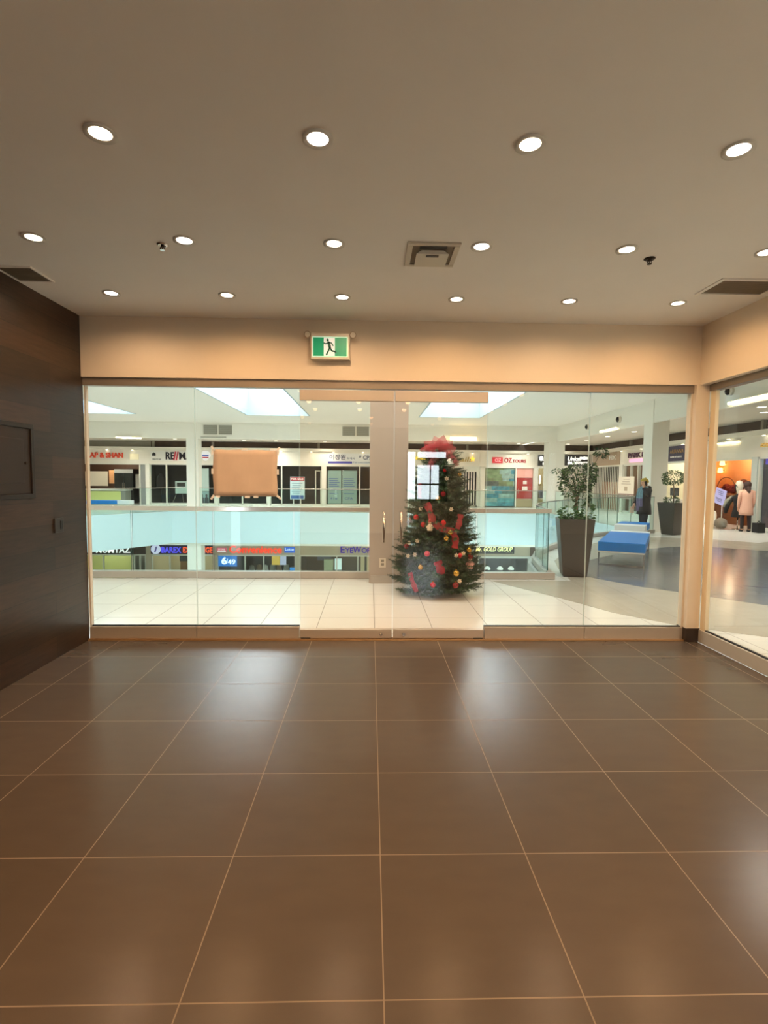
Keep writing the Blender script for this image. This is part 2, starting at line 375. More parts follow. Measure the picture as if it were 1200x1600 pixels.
for j, y in enumerate((1.2, .1, -1.0)):
    for i, x in enumerate(LAMPX):
        downlight('downlight', x, y, ZC, 'recessed downlight seen only as a faint reflection in the glass', 'downlights mirrored in the glass front', LEDW if (i + j) % 2 else LEDP)
        lamp('downlight_beam', 'SPOT', (x, y, ZC - .02), LAMP_IN, WARM, .045, 170, .55)
for x in (-1.6, 0, 1.6):
    for y in (-2.4, -3.8): lamp('rear_fill', 'SPOT', (x, y, ZC - .02), LAMP_IN * 1.5, WARM, .045, 170, .55)  # unseen fill spots without fixtures, added to light the rear of the unit
BRONZE = mat('dark_bronze', (56, 46, 38), .35, metal=.7)
for x, y, lb in ((-1.313, 3.40, 'pendent fire sprinkler on the ceiling left of the air diffuser'), (1.811, 3.465, 'dark fire sprinkler on the ceiling right of the air diffuser')):
    t = thing('sprinkler', lb, 'sprinkler', (x, y, ZC), 'ceiling sprinklers')
    b = BM(); lathe(b, [(.036, 0), (.036, -.004), (.026, -.010), (.018, -.010), (.018, -.004)], (x, y, ZC)); obj('escutcheon', b, CHROME if x < 0 else BRONZE, t)
    b = BM(); cyl(b, (x, y, ZC - .003), (x, y, ZC - .018), .011, .009); tube(b, [(x - .012, y, ZC - .016), (x - .015, y, ZC - .026), (x, y, ZC - .034)], .003); tube(b, [(x + .012, y, ZC - .016), (x + .015, y, ZC - .026), (x, y, ZC - .034)], .003)
    cyl(b, (x, y, ZC - .016), (x, y, ZC - .034), .003); obj('body', b, BRONZE, t)
    b = BM(); cyl(b, (x, y, ZC - .034), (x, y, ZC - .037), .015, seg=12); obj('deflector', b, CHROME if x < 0 else BRONZE, t)
# square air diffuser with a plate hanging in its throat
x0, x1, y0, y1 = .217, .547, 3.29, 3.64
t = thing('air_diffuser', 'square ceiling air diffuser with a hanging inner plate', 'vent', ((x0 + x1) / 2, (y0 + y1) / 2, ZC))
b = BM(); box(b, x0, x1, y0, y0 + .035, ZC - .012, ZC); box(b, x0, x1, y1 - .035, y1, ZC - .012, ZC); box(b, x0, x0 + .035, y0 + .035, y1 - .035, ZC - .012, ZC); box(b, x1 - .035, x1, y0 + .035, y1 - .035, ZC - .012, ZC)
obj('frame', b, mat('diffuser_white', (206, 198, 182), .5), t, bevel=.003)
b = BM(); box(b, x0 + .036, x1 - .036, y0 + .036, y1 - .036, ZC - .004, ZC - .001); obj('throat', b, mat('duct_shade', (128, 116, 98), .8), t)
b = BM(); q = .062
v = [b.verts.new(p) for p in ((x0 + q, y0 + .10, ZC - .03), (x1 - q, y0 + .10, ZC - .03), (x1 - q, y1 - .05, ZC - .03), (x0 + q, y1 - .05, ZC - .03))]; q = .095
u = [b.verts.new(p) for p in ((x0 + q, y0 + q, ZC - .010), (x1 - q, y0 + q, ZC - .010), (x1 - q, y1 - q, ZC - .010), (x0 + q, y1 - q, ZC - .010))]
b.faces.new(v); b.faces.new(u)
for i in range(4): b.faces.new((v[i], v[(i + 1) % 4], u[(i + 1) % 4], u[i]))
bmesh.ops.recalc_face_normals(b, faces=b.faces); obj('inner_plate', b, mat('diffuser_plate', (214, 208, 192), .45), t)
b = BM(); box(b, x0 + .08, x1 - .08, y0 + .05, y0 + .085, ZC - .008, ZC - .0041); box(b, .342, .422, 3.41, 3.435, ZC - .033, ZC - .029); obj('throat_shade_and_slot', b, DARK, t)  # first box: dark strip for the shade in the throat; second: plate slot
GR = mat('grille_grey', (120, 110, 94), .6)
def grille(x0, x1, y0, y1, label, frame):
    t = thing('return_grille', label, 'vent', ((x0 + x1) / 2, (y0 + y1) / 2, ZC))
    b = BM()
    for i in range(14):
        ya = y0 + .01 + (y1 - y0 - .02) * i / 14; box(b, x0 + .008, x1 - .008, ya, ya + (y1 - y0) / 14 * .55, ZC - .007, ZC - .001)
    obj('louvers', b, GR, t)
    b = BM(); box(b, x0, x1, y0, y1, ZC - .002, ZC); obj('backing', b, mat('grille_back', (70, 62, 52), .8), t)
    b = BM(); f_ = frame
    box(b, x0 - f_, x1 + f_, y0 - f_, y0, ZC - .009, ZC); box(b, x0 - f_, x1 + f_, y1, y1 + f_, ZC - .009, ZC); box(b, x0 - f_, x0, y0, y1, ZC - .009, ZC); box(b, x1, x1 + f_, y0, y1, ZC - .009, ZC)
    obj('frame', b, CEILP, t)
grille(-2.62, -2.385, 3.80, 4.055, 'grey ceiling return grille above the dark wood wall', .012)
grille(2.53, 2.99, 3.79, 4.055, 'dark ceiling return grille near the right bulkhead', .03)
# exit sign with two emergency lamp heads
t = thing('exit_sign', 'lit green running-man exit sign with two lamp heads', 'sign', (-.375, 4.90, 2.74))
fw_ = N_(4.90)
b = BM(); box(b, -.552, -.198, 0, .075, 2.622, 2.858, fw_); obj('housing', b, PLASTIC, t, bevel=.006)
EG = mat('exit_green', (0, 150, 104), .4, emis=.28, ecol=(0, 165, 116)); EW = mat('exit_white', (235, 245, 240), .4, emis=.4, ecol=(228, 246, 240))
b = BM(); box(b, -.537, -.217, .0755, .078, 2.642, 2.822, fw_); obj('light_border', b, mat('exit_border', (190, 235, 205), .4, emis=.7, ecol=(176, 232, 200)), t)
b = BM(); box(b, -.528, -.226, .0785, .080, 2.650, 2.814, fw_); obj('green_panel', b, EG, t)
b = BM(); box(b, -.433, -.333, .0805, .0815, 2.652, 2.812, fw_); obj('white_doorway', b, EW, t)
b = BM()
def limb(pts, r):
    for (p, q_) in zip(pts, pts[1:]):
        dx, dz = q_[0] - p[0], q_[1] - p[1]; L_ = math.hypot(dx, dz); nx, nz = -dz / L_ * r, dx / L_ * r
        prism(b, [(p[0] + nx, p[1] + nz), (p[0] - nx, p[1] - nz), (q_[0] - nx, q_[1] - nz), (q_[0] + nx, q_[1] + nz)], .082, .0835, lambda x, y, z: (x, 4.90 - z, y))
    for p in pts: prism(b, [(p[0] + r * math.cos(a * PI / 5), p[1] + r * math.sin(a * PI / 5)) for a in range(10)], .082, .0835, lambda x, y, z: (x, 4.90 - z, y))
limb([(-.399, 2.791)], .0125)
limb([(-.388, 2.768), (-.378, 2.722)], .012)
limb([(-.392, 2.768), (-.414, 2.758), (-.432, 2.764)], .0055)
limb([(-.386, 2.770), (-.362, 2.764), (-.350, 2.742)], .0055)
limb([(-.380, 2.722), (-.392, 2.695), (-.408, 2.662)], .0075)
limb([(-.376, 2.722), (-.360, 2.695), (-.334, 2.690), (-.326, 2.684)], .0075)
obj('running_man', b, mat('pictogram_green', (18, 104, 76), .5), t)
for sx, nm in ((-1, 'left'), (1, 'right')):
    x = -.375 + sx * .205
    b = BM(); cyl(b, (x, 4.868, 2.85), (x, 4.815, 2.838), .024, .03, 18); cyl(b, (x - sx * .02, 4.87, 2.845), (x - sx * .034, 4.87, 2.845), .010); hd = obj('lamp_head', b, mat('lamp_head_tan', (168, 146, 120), .4), t)
    b = BM(); cyl(b, (x, 4.8149, 2.838), (x, 4.811, 2.837), .024, seg=18); obj('lamp_lens', b, mat('clear_lens', (230, 224, 210), .1), hd)
# brown paper taped to the glass
t = thing('paper_sheet', 'brown kraft paper sheet taped to the left glass', 'paper', (-1.18, 4.955, 1.37))
b = BM(); nx, nz = 12, 9
gv = [[b.verts.new((-1.478 + .598 * i / nx + .004 * math.sin(j), 4.952 - .0025 * math.sin(i * 1.1 + j * .6) - .001, 1.368 + .436 * j / nz + .003 * math.sin(i * 1.7) * (j == nz))) for j in range(nz + 1)] for i in range(nx + 1)]
for i in range(nx):
    for j in range(nz): b.faces.new((gv[i][j], gv[i + 1][j], gv[i + 1][j + 1], gv[i][j + 1])).smooth = True
o = obj('sheet', b, mat('kraft_paper', (226, 204, 184), .8, noise=.05, nscale=7), t); sm = o.modifiers.new('solid', 'SOLIDIFY'); sm.thickness = .0008
TAPE = mat('masking_tape', (250, 248, 244), .5)
for cx, cz, a, l in ((-1.478, 1.815, 120, .05), (-1.182, 1.808, 0, .055), (-.925, 1.808, 0, .04), (-.872, 1.812, 40, .05), (-.873, 1.775, 90, .05), (-.874, 1.60, 90, .05), (-.865, 1.362, -40, .05), (-1.16, 1.362, 0, .05), (-1.08, 1.363, 0, .045), (-1.435, 1.365, 0, .04), (-1.486, 1.358, 55, .05), (-1.484, 1.60, 90, .05), (-1.482, 1.78, 90, .05)):
    b = BM(); M_ = Matrix.Translation((cx, 4.9475, cz)) @ Matrix.Rotation(-math.radians(a), 4, 'Y')
    box(b, -l / 2, l / 2, -.0005, .0005, -.010, .010, lambda x, y, z: tuple(M_ @ Vector((x, y, z)))); obj('tape_strip', b, TAPE, t)
# access panel and wall box on the wood wall
t = thing('access_panel', 'recessed brown access panel door in the dark wood wall', 'panel', (XL, 3.9, 1.37))
PB = mat('panel_brown', (40, 28, 20), .5, noise=.2, nscale=6)
b = BM(); y0, y1, z0, z1 = 3.40, 4.175, 1.368, 1.94
box(b, XL, XL + .02, y0, y1, z1 - .035, z1); box(b, XL, XL + .02, y0, y1, z0, z0 + .035); box(b, XL, XL + .02, y1 - .035, y1, z0 + .035, z1 - .035); box(b, XL, XL + .02, y0, y0 + .035, z0 + .035, z1 - .035)
obj('frame', b, mat('panel_frame', (26, 18, 13), .45), t, bevel=.003)
b = BM(); box(b, XL, XL + .008, y0 + .036, y1 - .036, z0 + .036, z1 - .036); box(b, XL + .008, XL + .014, y0 + .12, y1 - .12, z0 + .12, z1 - .12); d_ = obj('door', b, PB, t, bevel=.003)
b = BM(); cyl(b, (XL + .008, 4.08, 1.64), (XL + .02, 4.08, 1.64), .012); obj('latch', b, BRONZE, d_)
t = thing('wall_outlet', 'dark cover plate on the wood wall below the access panel', 'outlet', (XL, 4.49, 1.12))
b = BM(); box(b, XL, XL + .012, 4.425, 4.548, 1.065, 1.188); obj('cover_plate', b, mat('outlet_dark', (46, 38, 32), .35), t, bevel=.004)
b = BM(); box(b, XL + .012, XL + .016, 4.497, 4.535, 1.09, 1.165); obj('receptacle', b, mat('outlet_black', (22, 20, 18), .4), t, bevel=.002)

# ================================================================ THE MALL (setting)
ARC = [(2.80, 7.98), (2.86, 8.7), (3.05, 9.7), (3.35, 10.5), (3.8, 11.3), (4.5, 12.3), (5.3, 13.35), (5.95, 14.05), (6.7, 14.7), (7.6, 15.15), (8.5, 15.45)]
b = BM()
prism(b, [(-18, 5.0), (2.80, 5.0), (2.80, 8.0), (-18, 8.0)], -.3, 0)
prism(b, [(-18, 8.0), (-13.5, 8.0), (-13.5, 17.0), (-11.05, 20.9), (-9.05, 23.9), (-9.05, 33.5), (-18, 33.5)], -.3, 0)
prism(b, [(-9.05, 23.9), (8.45, 23.9), (8.45, 33.5), (-9.05, 33.5)], -.3, 0)
prism(b, [(2.80, 5.0), (3.27, 5.0), (3.27, -5.1), (16.5, -5.1), (16.5, 33.5), (8.45, 33.5), (8.45, 15.45)] + ARC[-2::-1], -.3, 0)
box(b, XL, 3.27, 4.93, 5.0, -.3, 0)
struct('concourse_floor', b, MTILE, 'white tile concourse floor around the atrium opening', 'floor')
def inlay(name, poly, m, label, h=.003):
    b = BM(); prism(b, poly, .0004, h); struct(name, b, m, label, 'floor')
E1 = [(1.86, 7.86), (2.12, 7.4), (2.43, 6.85), (2.86, 5.97), (3.35, 5.40), (4.0, 5.0), (4.7, 4.55), (6.2, 4.1)]
G2 = [(3.35, 8.6), (3.59, 8.05), (3.95, 7.46), (4.36, 7.05), (4.97, 6.35), (5.8, 5.7), (7.2, 5.2), (8.6, 5.2)]
D2 = [(9.9, 7.5), (9.9, 10.2), (9.0, 11.4), (8.1, 12.05), (7.3, 12.15), (6.3, 11.7), (5.4, 11.0), (4.6, 10.3), (3.8, 9.5)]
inlay('trim_8', E1 + [(12.4, 4.1), (12.4, 14.4), (9.9, 13.0), (9.2, 13.7), (8.0, 14.2), (6.9, 14.0), (5.8, 13.0), (4.8, 11.9), (4.1, 10.9), (3.55, 9.9), (3.3, 9.0), (3.1, 7.9)], TTILE, 'tan tile band curving through the concourse floor', .003)
inlay('trim_9', G2 + D2, GTILE, 'dark grey tile field of the concourse floor', .005)
inlay('trim_10', [(5.55, 7.55), (7.6, 6.2), (7.9, 7.0)], PTILE, 'dark purple wedge in the grey floor field', .007)
# slab edges (white fascias round the opening)
b = BM()
def ribbon(pts, th, z0, z1, out=1):
    P_ = [Vector((p[0], p[1], 0)) for p in pts]; ns = []
    for i in range(len(P_)):
        d = (P_[min(i + 1, len(P_) - 1)] - P_[max(i - 1, 0)]).normalized(); ns.append(Vector((-d.y, d.x, 0)) * out * th)
    ins = [P_[i] + ns[i] for i in range(len(P_))]
    for i in range(len(P_) - 1):
        prism(b, [(P_[i].x, P_[i].y), (P_[i + 1].x, P_[i + 1].y), (ins[i + 1].x, ins[i + 1].y), (ins[i].x, ins[i].y)], z0, z1)
ribbon([(-9.03, 23.88), (8.43, 23.88)], .05, -1.45, -.004, -1)
ribbon([(-13.48, 17.0), (-11.03, 20.88), (-9.03, 23.86)], .05, -1.45, -.004, -1)
ribbon([(8.43, 15.5), (8.43, 23.86)], .05, -1.45, -.004, 1)
struct('trim_11', b, FASCIA, 'white slab fascia across the far side of the atrium', 'fascia')
b = BM(); ribbon([(p[0] - .012, p[1] + .012) for p in ARC], .05, -1.45, -.004, 1); struct('trim_12', b, mat('grey_fascia', (172, 172, 166), .5), 'curved grey slab fascia beside the atrium', 'fascia')
# ceiling with skylight wells
b = BM(); xb = [-18]
for a_, c_ in SKYLIGHTS: xb += [a_, c_]
xb.append(8.55)
for i in range(0, len(xb), 2): box(b, xb[i], xb[i + 1], 5.03, 24.0, CEIL_M, CEIL_M + .1)
for a_, c_ in SKYLIGHTS: box(b, a_, c_, 5.03, 12.0, CEIL_M, CEIL_M + .1); box(b, a_, c_, 21.05, 24.0, CEIL_M, CEIL_M + .1)
box(b, 3.3, 8.55, -5.1, 5.03, CEIL_M, CEIL_M + .1)
struct('concourse_ceiling', b, MWHITE, 'white concourse ceiling with three skylights', 'ceiling')
for i, ((a_, c_), nm) in enumerate(zip(SKYLIGHTS, ('left', 'middle', 'right'))):
    t = thing('skylight', '%s skylight well glowing pale blue in the mall ceiling' % nm, 'skylight', ((a_ + c_) / 2, 16.5, CEIL_M), 'skylights of the mall'); t['kind'] = 'structure'
    b = BM(); z0, z1 = CEIL_M - .004, 5.15
    box(b, a_ + .001, a_ + .05, 12.001, 21.049, z0, z1); box(b, c_ - .05, c_ - .001, 12.001, 21.049, z0, z1); box(b, a_ + .05, c_ - .05, 12.001, 12.05, z0, z1); box(b, a_ + .05, c_ - .05, 21.0, 21.049, z0, z1)
    obj('well', b, mat('well_paint', (166, 180, 184), .7), t)
    b = BM(); pane(b, a_, c_, 12, 21.05, z1 - .012, z1); obj('glazing', b, [GLASS, EDGE], t)
# bulkheads, soffit, columns
b = BM(); box(b, -18, 8.55, 24.0, 24.12, 3.30, CEIL_M + .1); box(b, -18, 8.55, 23.93, 24.0, CEIL_M - .06, CEIL_M); struct('wall_north', b, MWHITE, 'white bulkhead beyond the atrium, below the mall ceiling', 'wall')
b = BM(); box(b, 8.55, 8.67, -5.1, 24.12, 3.32, CEIL_M + .1); struct('wall_east', b, MWHITE, 'white bulkhead along the right concourse', 'wall')
b = BM(); box(b, -18, 8.55, 24.12, 33.5, 3.55, 3.65); box(b, 8.67, 16.5, -5.1, 33.5, 3.55, 3.65); struct('soffit', b, mat('soffit_paint', (214, 208, 196), .6), 'soffit ceiling above the shopfront walkways', 'ceiling')
b = BM(); box(b, -18.1, -18, 5, 33.5, -5.2, CEIL_M); box(b, -18, 16.6, 33.5, 33.6, -5.2, 3.6); box(b, 16.5, 16.6, -5.1, 33.5, -5.2, 3.6); box(b, 3.27, 16.6, -5.2, -5.1, -1, CEIL_M); box(b, -18, 3.3, 7.2, 7.3, -5.2, -.3); struct('wall_west', b, MWHITE, 'outer walls closing the mall', 'wall')
b = BM(); box(b, -18, 16.5, 7.3, 33.5, -5.2, -5.1); struct('lower_floor', b, MTILE, 'tile floor of the lower level', 'floor')
b = BM(); box(b, -18, 16.5, 23.9, 33.5, -1.55, -1.45); struct('lower_ceiling', b, MWHITE, 'lower level soffit under the far walkway', 'ceiling')
def column(name, x0, x1, y0, y1, z0, z1, m, label):
    b = BM(); box(b, x0, x1, y0, y1, z0, z1); struct(name, b, m, label, 'column')
column('column', -8.34, -7.82, 23.94, 24.46, 0, 3.3, MWHITE, 'white column at the far rail, left of the brown paper')
column('column', -8.36, -7.74, 23.96, 24.5, -5.1, -1.45, MWHITE, 'white lower level column in front of the money exchange')
column('column', 8.17, 8.92, 23.94, 24.6, 0, 3.32, MWHITE, 'white column at the far right corner of the atrium')
column('column', 8.53, 9.04, 15.73, 16.25, 0, CEIL_M, MWHITE, 'white column behind the person in the yellow beanie')
column('column', -.015, .545, 7.67, 8.25, 0, CEIL_M, BEIGE, 'beige column behind the glass doors, left of the tree')
b = BM(); box(b, .01, .52, 7.645, 7.67, 0, .115); struct('baseboard_column', b, TAUPE, 'stone base of the beige column', 'baseboard')
t = thing('power_outlet', 'white power outlet low on the beige column', 'outlet', (.18, 7.67, .30))
b = BM(); box(b, .133, .232, 7.66, 7.67, .235, .372); obj('cover_plate', b, PLASTIC, t, bevel=.002)
b = BM()
for z in (.265, .318): box(b, .160, .205, 7.656, 7.66, z, z + .036)
obj('receptacle', b, mat('outlet_tan', (150, 140, 126), .5), t)  # receptacles in a darker tan than the plate

# ---------------------------------------------------------------- balustrades
def seg_rail(t, p, q, z0, z1, y_gap=.012, edge=True, m=None):
    p, q = Vector((*p, 0)), Vector((*q, 0)); d = (q - p).normalized(); n = Vector((-d.y, d.x, 0))
    f = lambda a, dd, z: tuple(p + d * a + n * dd + Vector((0, 0, z)))
    b = BM(); pane(b, y_gap, (q - p).length - y_gap, -.007, .007, z0, z1, f); obj('glass_panel', b, [GLASSR, EDGED], t)
def bar(t, pts, w, h0, h1, m, name):
    b = BM()
    for p, q in zip(pts, pts[1:]):
        p, q = Vector((*p, 0)), Vector((*q, 0)); d = (q - p).normalized(); n = Vector((-d.y, d.x, 0))
        f = lambda a, dd, z: tuple(p + d * a + n * dd + Vector((0, 0, z)))
        box(b, -w * .15, (q - p).length + w * .15, -w / 2, w / 2, h0, h1, f)
    return obj(name, b, m, t, bevel=.004)
HR = mat('bronze_steel_rail', (206, 198, 192), .18, metal=.6)
t = thing('glass_balustrade', 'near glass balustrade left of the beige column', 'balustrade', (-4, 8.05, 0))
xs = [-9.9, -8.65, -7.41, -6.15, -4.9, -3.65, -2.41, -1.18, -.03]
for a_, c_ in zip(xs, xs[1:]): seg_rail(t, (a_, 8.05), (c_, 8.05), .10, 1.05)
bar(t, [(-9.9, 8.05), (-.03, 8.05)], .07, 1.035, 1.098, HR, 'handrail'); bar(t, [(-9.9, 8.05), (-.03, 8.05)], .14, .006, .105, TAUPE, 'kerb')
t = thing('glass_balustrade', 'near glass balustrade right of the christmas tree', 'balustrade', (1.7, 8.05, 0))
for a_, c_ in ((.56, 1.65), (1.65, 2.78)): seg_rail(t, (a_, 8.05), (c_, 8.05), .10, 1.05)
bar(t, [(.56, 8.05), (2.80, 8.05)], .07, 1.035, 1.098, HR, 'handrail'); bar(t, [(.56, 8.05), (2.86, 8.05)], .14, .006, .105, TAUPE, 'kerb')
t = thing('glass_balustrade', 'curved glass balustrade running from corner to white column', 'balustrade', (4.5, 12.3, 0))
AR = [(p[0] + .05, p[1] - .03) for p in ARC]; AR[0] = (2.84, 8.22); AR[-1] = (8.48, 15.40)
for p, q in zip(AR, AR[1:]): seg_rail(t, p, q, .10, 1.075, .004)
bar(t, AR, .03, 1.07, 1.088, mat('rail_cap', (120, 128, 122), .3, metal=.6), 'cap_rail'); bar(t, AR, .12, .006, .105, TAUPE, 'kerb')
t = thing('glass_balustrade', 'far glass balustrade between the two white columns', 'balustrade', (0, 24.0, 0))
xs = [-7.80, -6.5, -5.2, -3.9, -2.6, -1.3, 0, 1.3, 2.6, 3.9, 5.2, 6.6, 8.15]
for a_, c_ in zip(xs, xs[1:]): seg_rail(t, (a_, 24.04), (c_, 24.04), .0, 1.05)
bar(t, [(-7.80, 24.04), (8.15, 24.04)], .03, 1.045, 1.075, STEEL, 'cap_rail')
t = thing('glass_balustrade', 'far glass balustrade at the angled left edge of the atrium', 'balustrade', (-10, 22.5, 0))
pl = [(-13.6, 17.0), (-11.15, 20.95), (-9.15, 24.04), (-8.36, 24.04)]
for p, q in zip(pl, pl[1:]): seg_rail(t, p, q, .0, 1.05)
bar(t, pl, .03, 1.045, 1.075, STEEL, 'cap_rail')
t = thing('glass_balustrade', 'glass balustrade on the right edge of the atrium behind the plant', 'balustrade', (8.5, 20, 0))
ys = [16.3, 17.8, 19.3, 20.8, 22.3, 23.9]
for a_, c_ in zip(ys, ys[1:]): seg_rail(t, (8.53, a_), (8.53, c_), .0, 1.05)
bar(t, [(8.53, 16.3), (8.53, 23.9)], .03, 1.045, 1.075, STEEL, 'cap_rail')

# ---------------------------------------------------------------- bulkhead vents, cameras, linear lamps, downlights
VG = mat('vent_grey', (176, 172, 158), .6)
for x0, x1, lb in ((-7.6, -6.25, 'double air vent on the far bulkhead above the brown paper'), (-1.33, -.06, 'double air vent on the far bulkhead beside the beige column')):
    t = thing('bulkhead_vent', lb, 'vent', ((x0 + x1) / 2, 24.0, 3.7), 'air vents on the far bulkhead'); xm = (x0 + x1) / 2
    for a_, c_ in ((x0, xm - .02), (xm + .02, x1)):
        b = BM()
        for k in range(10):
            z = 3.50 + .041 * k; box(b, a_ + .03, c_ - .03, 23.965, 23.995, z, z + .026)
        obj('louvers', b, VG, t)
        b = BM(); box(b, a_ + .02, c_ - .02, 23.99, 23.999, 3.485, 3.915); obj('backing', b, mat('vent_back', (128, 124, 112), .7), t)
    b = BM()
    for q in ((x0, x1, 3.46, 3.49), (x0, x1, 3.91, 3.94), (x0, x0 + .03, 3.49, 3.91), (x1 - .03, x1, 3.49, 3.91), (xm - .02, xm + .02, 3.49, 3.91)): box(b, q[0], q[1], 23.95, 24.0, q[2], q[3])
    obj('frame', b, MWHITE, t)
t = thing('bulkhead_louver', 'thin dark slot vent under the left bulkhead vent', 'vent', (-7.1, 24.0, 3.37)); b = BM(); box(b, -7.7, -6.55, 23.97, 24.0, 3.345, 3.395); obj('slot', b, VG, t)
for x, y, z, lb in ((8.55, 20.5, 3.66, 'small dome camera farthest along the right bulkhead'), (8.55, 17.9, 3.66, 'dome camera on the right bulkhead left of the column'), (8.55, 12.35, 3.70, 'dome camera on the bulkhead seen through the side glass')):
    t = thing('security_camera', lb, 'camera', (x, y, z), 'cameras on the right bulkhead')
    b = BM(); cyl(b, (x, y, z), (x - .05, y, z), .11, .10); obj('base', b, PLASTIC, t)
    b = BM(); ball(b, (x - .06, y + .04, z), .085, (.8, .7, 1.1)); obj('dome', b, mat('camera_black', (24, 24, 26), .15), t)
def linear(p, q, label, h=.036):
    t = thing('linear_light', label, 'light', p, 'linear lights on the mall bulkheads'); p, q = Vector(p), Vector(q); d = (q - p); L_ = d.length; d.normalize(); n = Vector((-d.y, d.x, 0))
    if n.y > 0 or n.x > .5: n = -n
    f = lambda a, dd, z: tuple(p + d * a + n * dd + Vector((0, 0, z)))
    b = BM(); box(b, 0, L_, 0, .10, h, h + .03, f); obj('housing', b, MWHITE, t)
    b = BM(); cyl(b, f(.02, h + .03, 0), f(L_ - .02, h + .03, 0), h * .9, seg=12); obj('tube', b, TUBE, t)
linear((-11.47, 24.0, 3.31), (-10.32, 24.0, 3.28), 'linear light on the far bulkhead at the left')
linear((3.58, 23.93, 3.40), (4.82, 23.93, 3.40), 'glowing linear light above the christmas tree', .09)
linear((8.55, 19.3, 3.36), (8.55, 18.0, 3.36), 'linear light on the right bulkhead left of the column')
linear((8.55, 12.35, 3.40), (8.55, 9.2, 3.40), 'long linear light on the bulkhead seen through the side glass')
sof = [(-6.81, 28.4, 'far soffit downlight directly above the brown paper'), (-5.15, 28.6, 'far soffit downlight right of the brown paper'), (-2.5, 28.65, 'far soffit downlight above the for sale board'), (-12.93, 27.9, 'far soffit downlight above the food counter sign'), (-10.3, 27.9, 'bright far soffit downlight left of the far column'), (8.07, 28.55, 'bright far soffit downlight above the red travel door'), (10.82, 28.6, 'soffit downlight above the black sign in the corner'), (10.68, 25.8, 'second soffit downlight out from the black corner sign'), (10.64, 23.4, 'third soffit downlight out from the black corner sign'), (10.68, 21.1, 'fourth soffit downlight out from the black corner sign'), (10.4, 18.7, 'soffit downlight behind the near white column'), (10.4, 16.2, 'soffit downlight before the orange lit shop'), (10.4, 13.8, 'soffit downlight nearest in the side glass view'), (11.3, 14.9, 'soffit downlight above the blue lit shop')]
for x, y, lb in sof:
    downlight('downlight', x, y, 3.55, lb, 'soffit downlights of the mall', LEDM, .10, .13)
    lamp('mall_downlight_beam', 'SPOT', (x, y, 3.52), LAMP_MALL * 1.5, (1, .93, .80), .09, 150, 1)
for x in (-15, -12, -9, -6, -3, 0, 3, 6):
    for y in (26.4,): lamp('walkway_fill', 'SPOT', (x, y, 3.5), LAMP_MALL * 1.5, (1, .95, .86), .1, 150, 1)  # added fill along the far walkway, no fixtures behind these spots
for x in (-13.5, -8, -6, -1, .8, 5.4, 7.2):
    for y in (6.6,): lamp('concourse_fill', 'SPOT', (x, y, CEIL_M - .04), LAMP_MALL * 1.3, (1, .95, .86), .12, 160, 1)  # added fill over the near concourse, out of view and without fixtures
for x in (5, 7.5):
    for y in (-2, 1.5, 4.0): lamp('concourse_fill', 'SPOT', (x, y, CEIL_M - .04), LAMP_MALL * 1.0, (1, .94, .82), .1, 160, 1)  # more added fill spots, right-hand concourse
for x, y in ((10.4, 11), (10.4, 8), (10.4, 4), (10.4, 0)): lamp('walkway_fill', 'SPOT', (x, y, 3.5), LAMP_MALL * .8, (1, .93, .8), .1, 150, 1)  # added fill without fixtures along the right walkway
for x in (-15, -12, -9.5, -6.5, -3.5, -.5, 2.5, 5.5, 8): lamp('lower_walkway_fill', 'SPOT', (x, 27.6, -1.5), LAMP_MALL * .7, (1, .93, .8), .1, 150, 1)  # fixtureless fill spots added to brighten the lower shopfronts

# ================================================================ SHOPFRONTS
NW, EW_ = N_(29.5), E_(12.5)
b = BM(); box(b, -18, 12.65, -.15, 0, 2.30, 3.20, NW); box(b, -18, 12.65, 0, .16, 3.06, 3.21, NW); struct('shop_header_north', b, MWHITE, 'white sign band over the far row of shops', 'wall')
b = BM(); box(b, -5, 29.34, -.15, 0, 2.36, 3.20, EW_); box(b, -5, 29.34, 0, .16, 3.06, 3.21, EW_); struct('shop_header_east', b, MWHITE, 'white sign band over the right row of shops', 'wall')
b = BM(); box(b, -12.3, 12.8, -.25, -.2, 3.2, 3.55, NW); box(b, -5, 29.7, -.25, -.2, 3.2, 3.55, EW_); struct('trim_13', b, DBROWN, 'dark slatted gap above the shop sign bands', 'trim')
b = BM(); box(b, -18, -12.3, -.25, -.2, 3.2, 3.55, NW)
for x in (-12.2, -8.9, -3, 3, 5.4): box(b, x, x + .12, -.195, -.1, 3.2, 3.55, NW)
for y in (25.2, 19.5, 16.6): box(b, y, y + .12, -.195, -.1, 3.2, 3.55, EW_)
struct('trim_14', b, mat('gap_grey', (150, 144, 130), .6), 'grey panels and posts in the gap above the sign bands', 'trim')
b = BM(); box(b, -18, 16.4, -.15, 0, -2.80, -1.45, NW); struct('lower_header', b, GREIGE, 'tan sign band over the lower level shops', 'wall')
FR = mat('shop_frame_white', (226, 226, 216), .45)
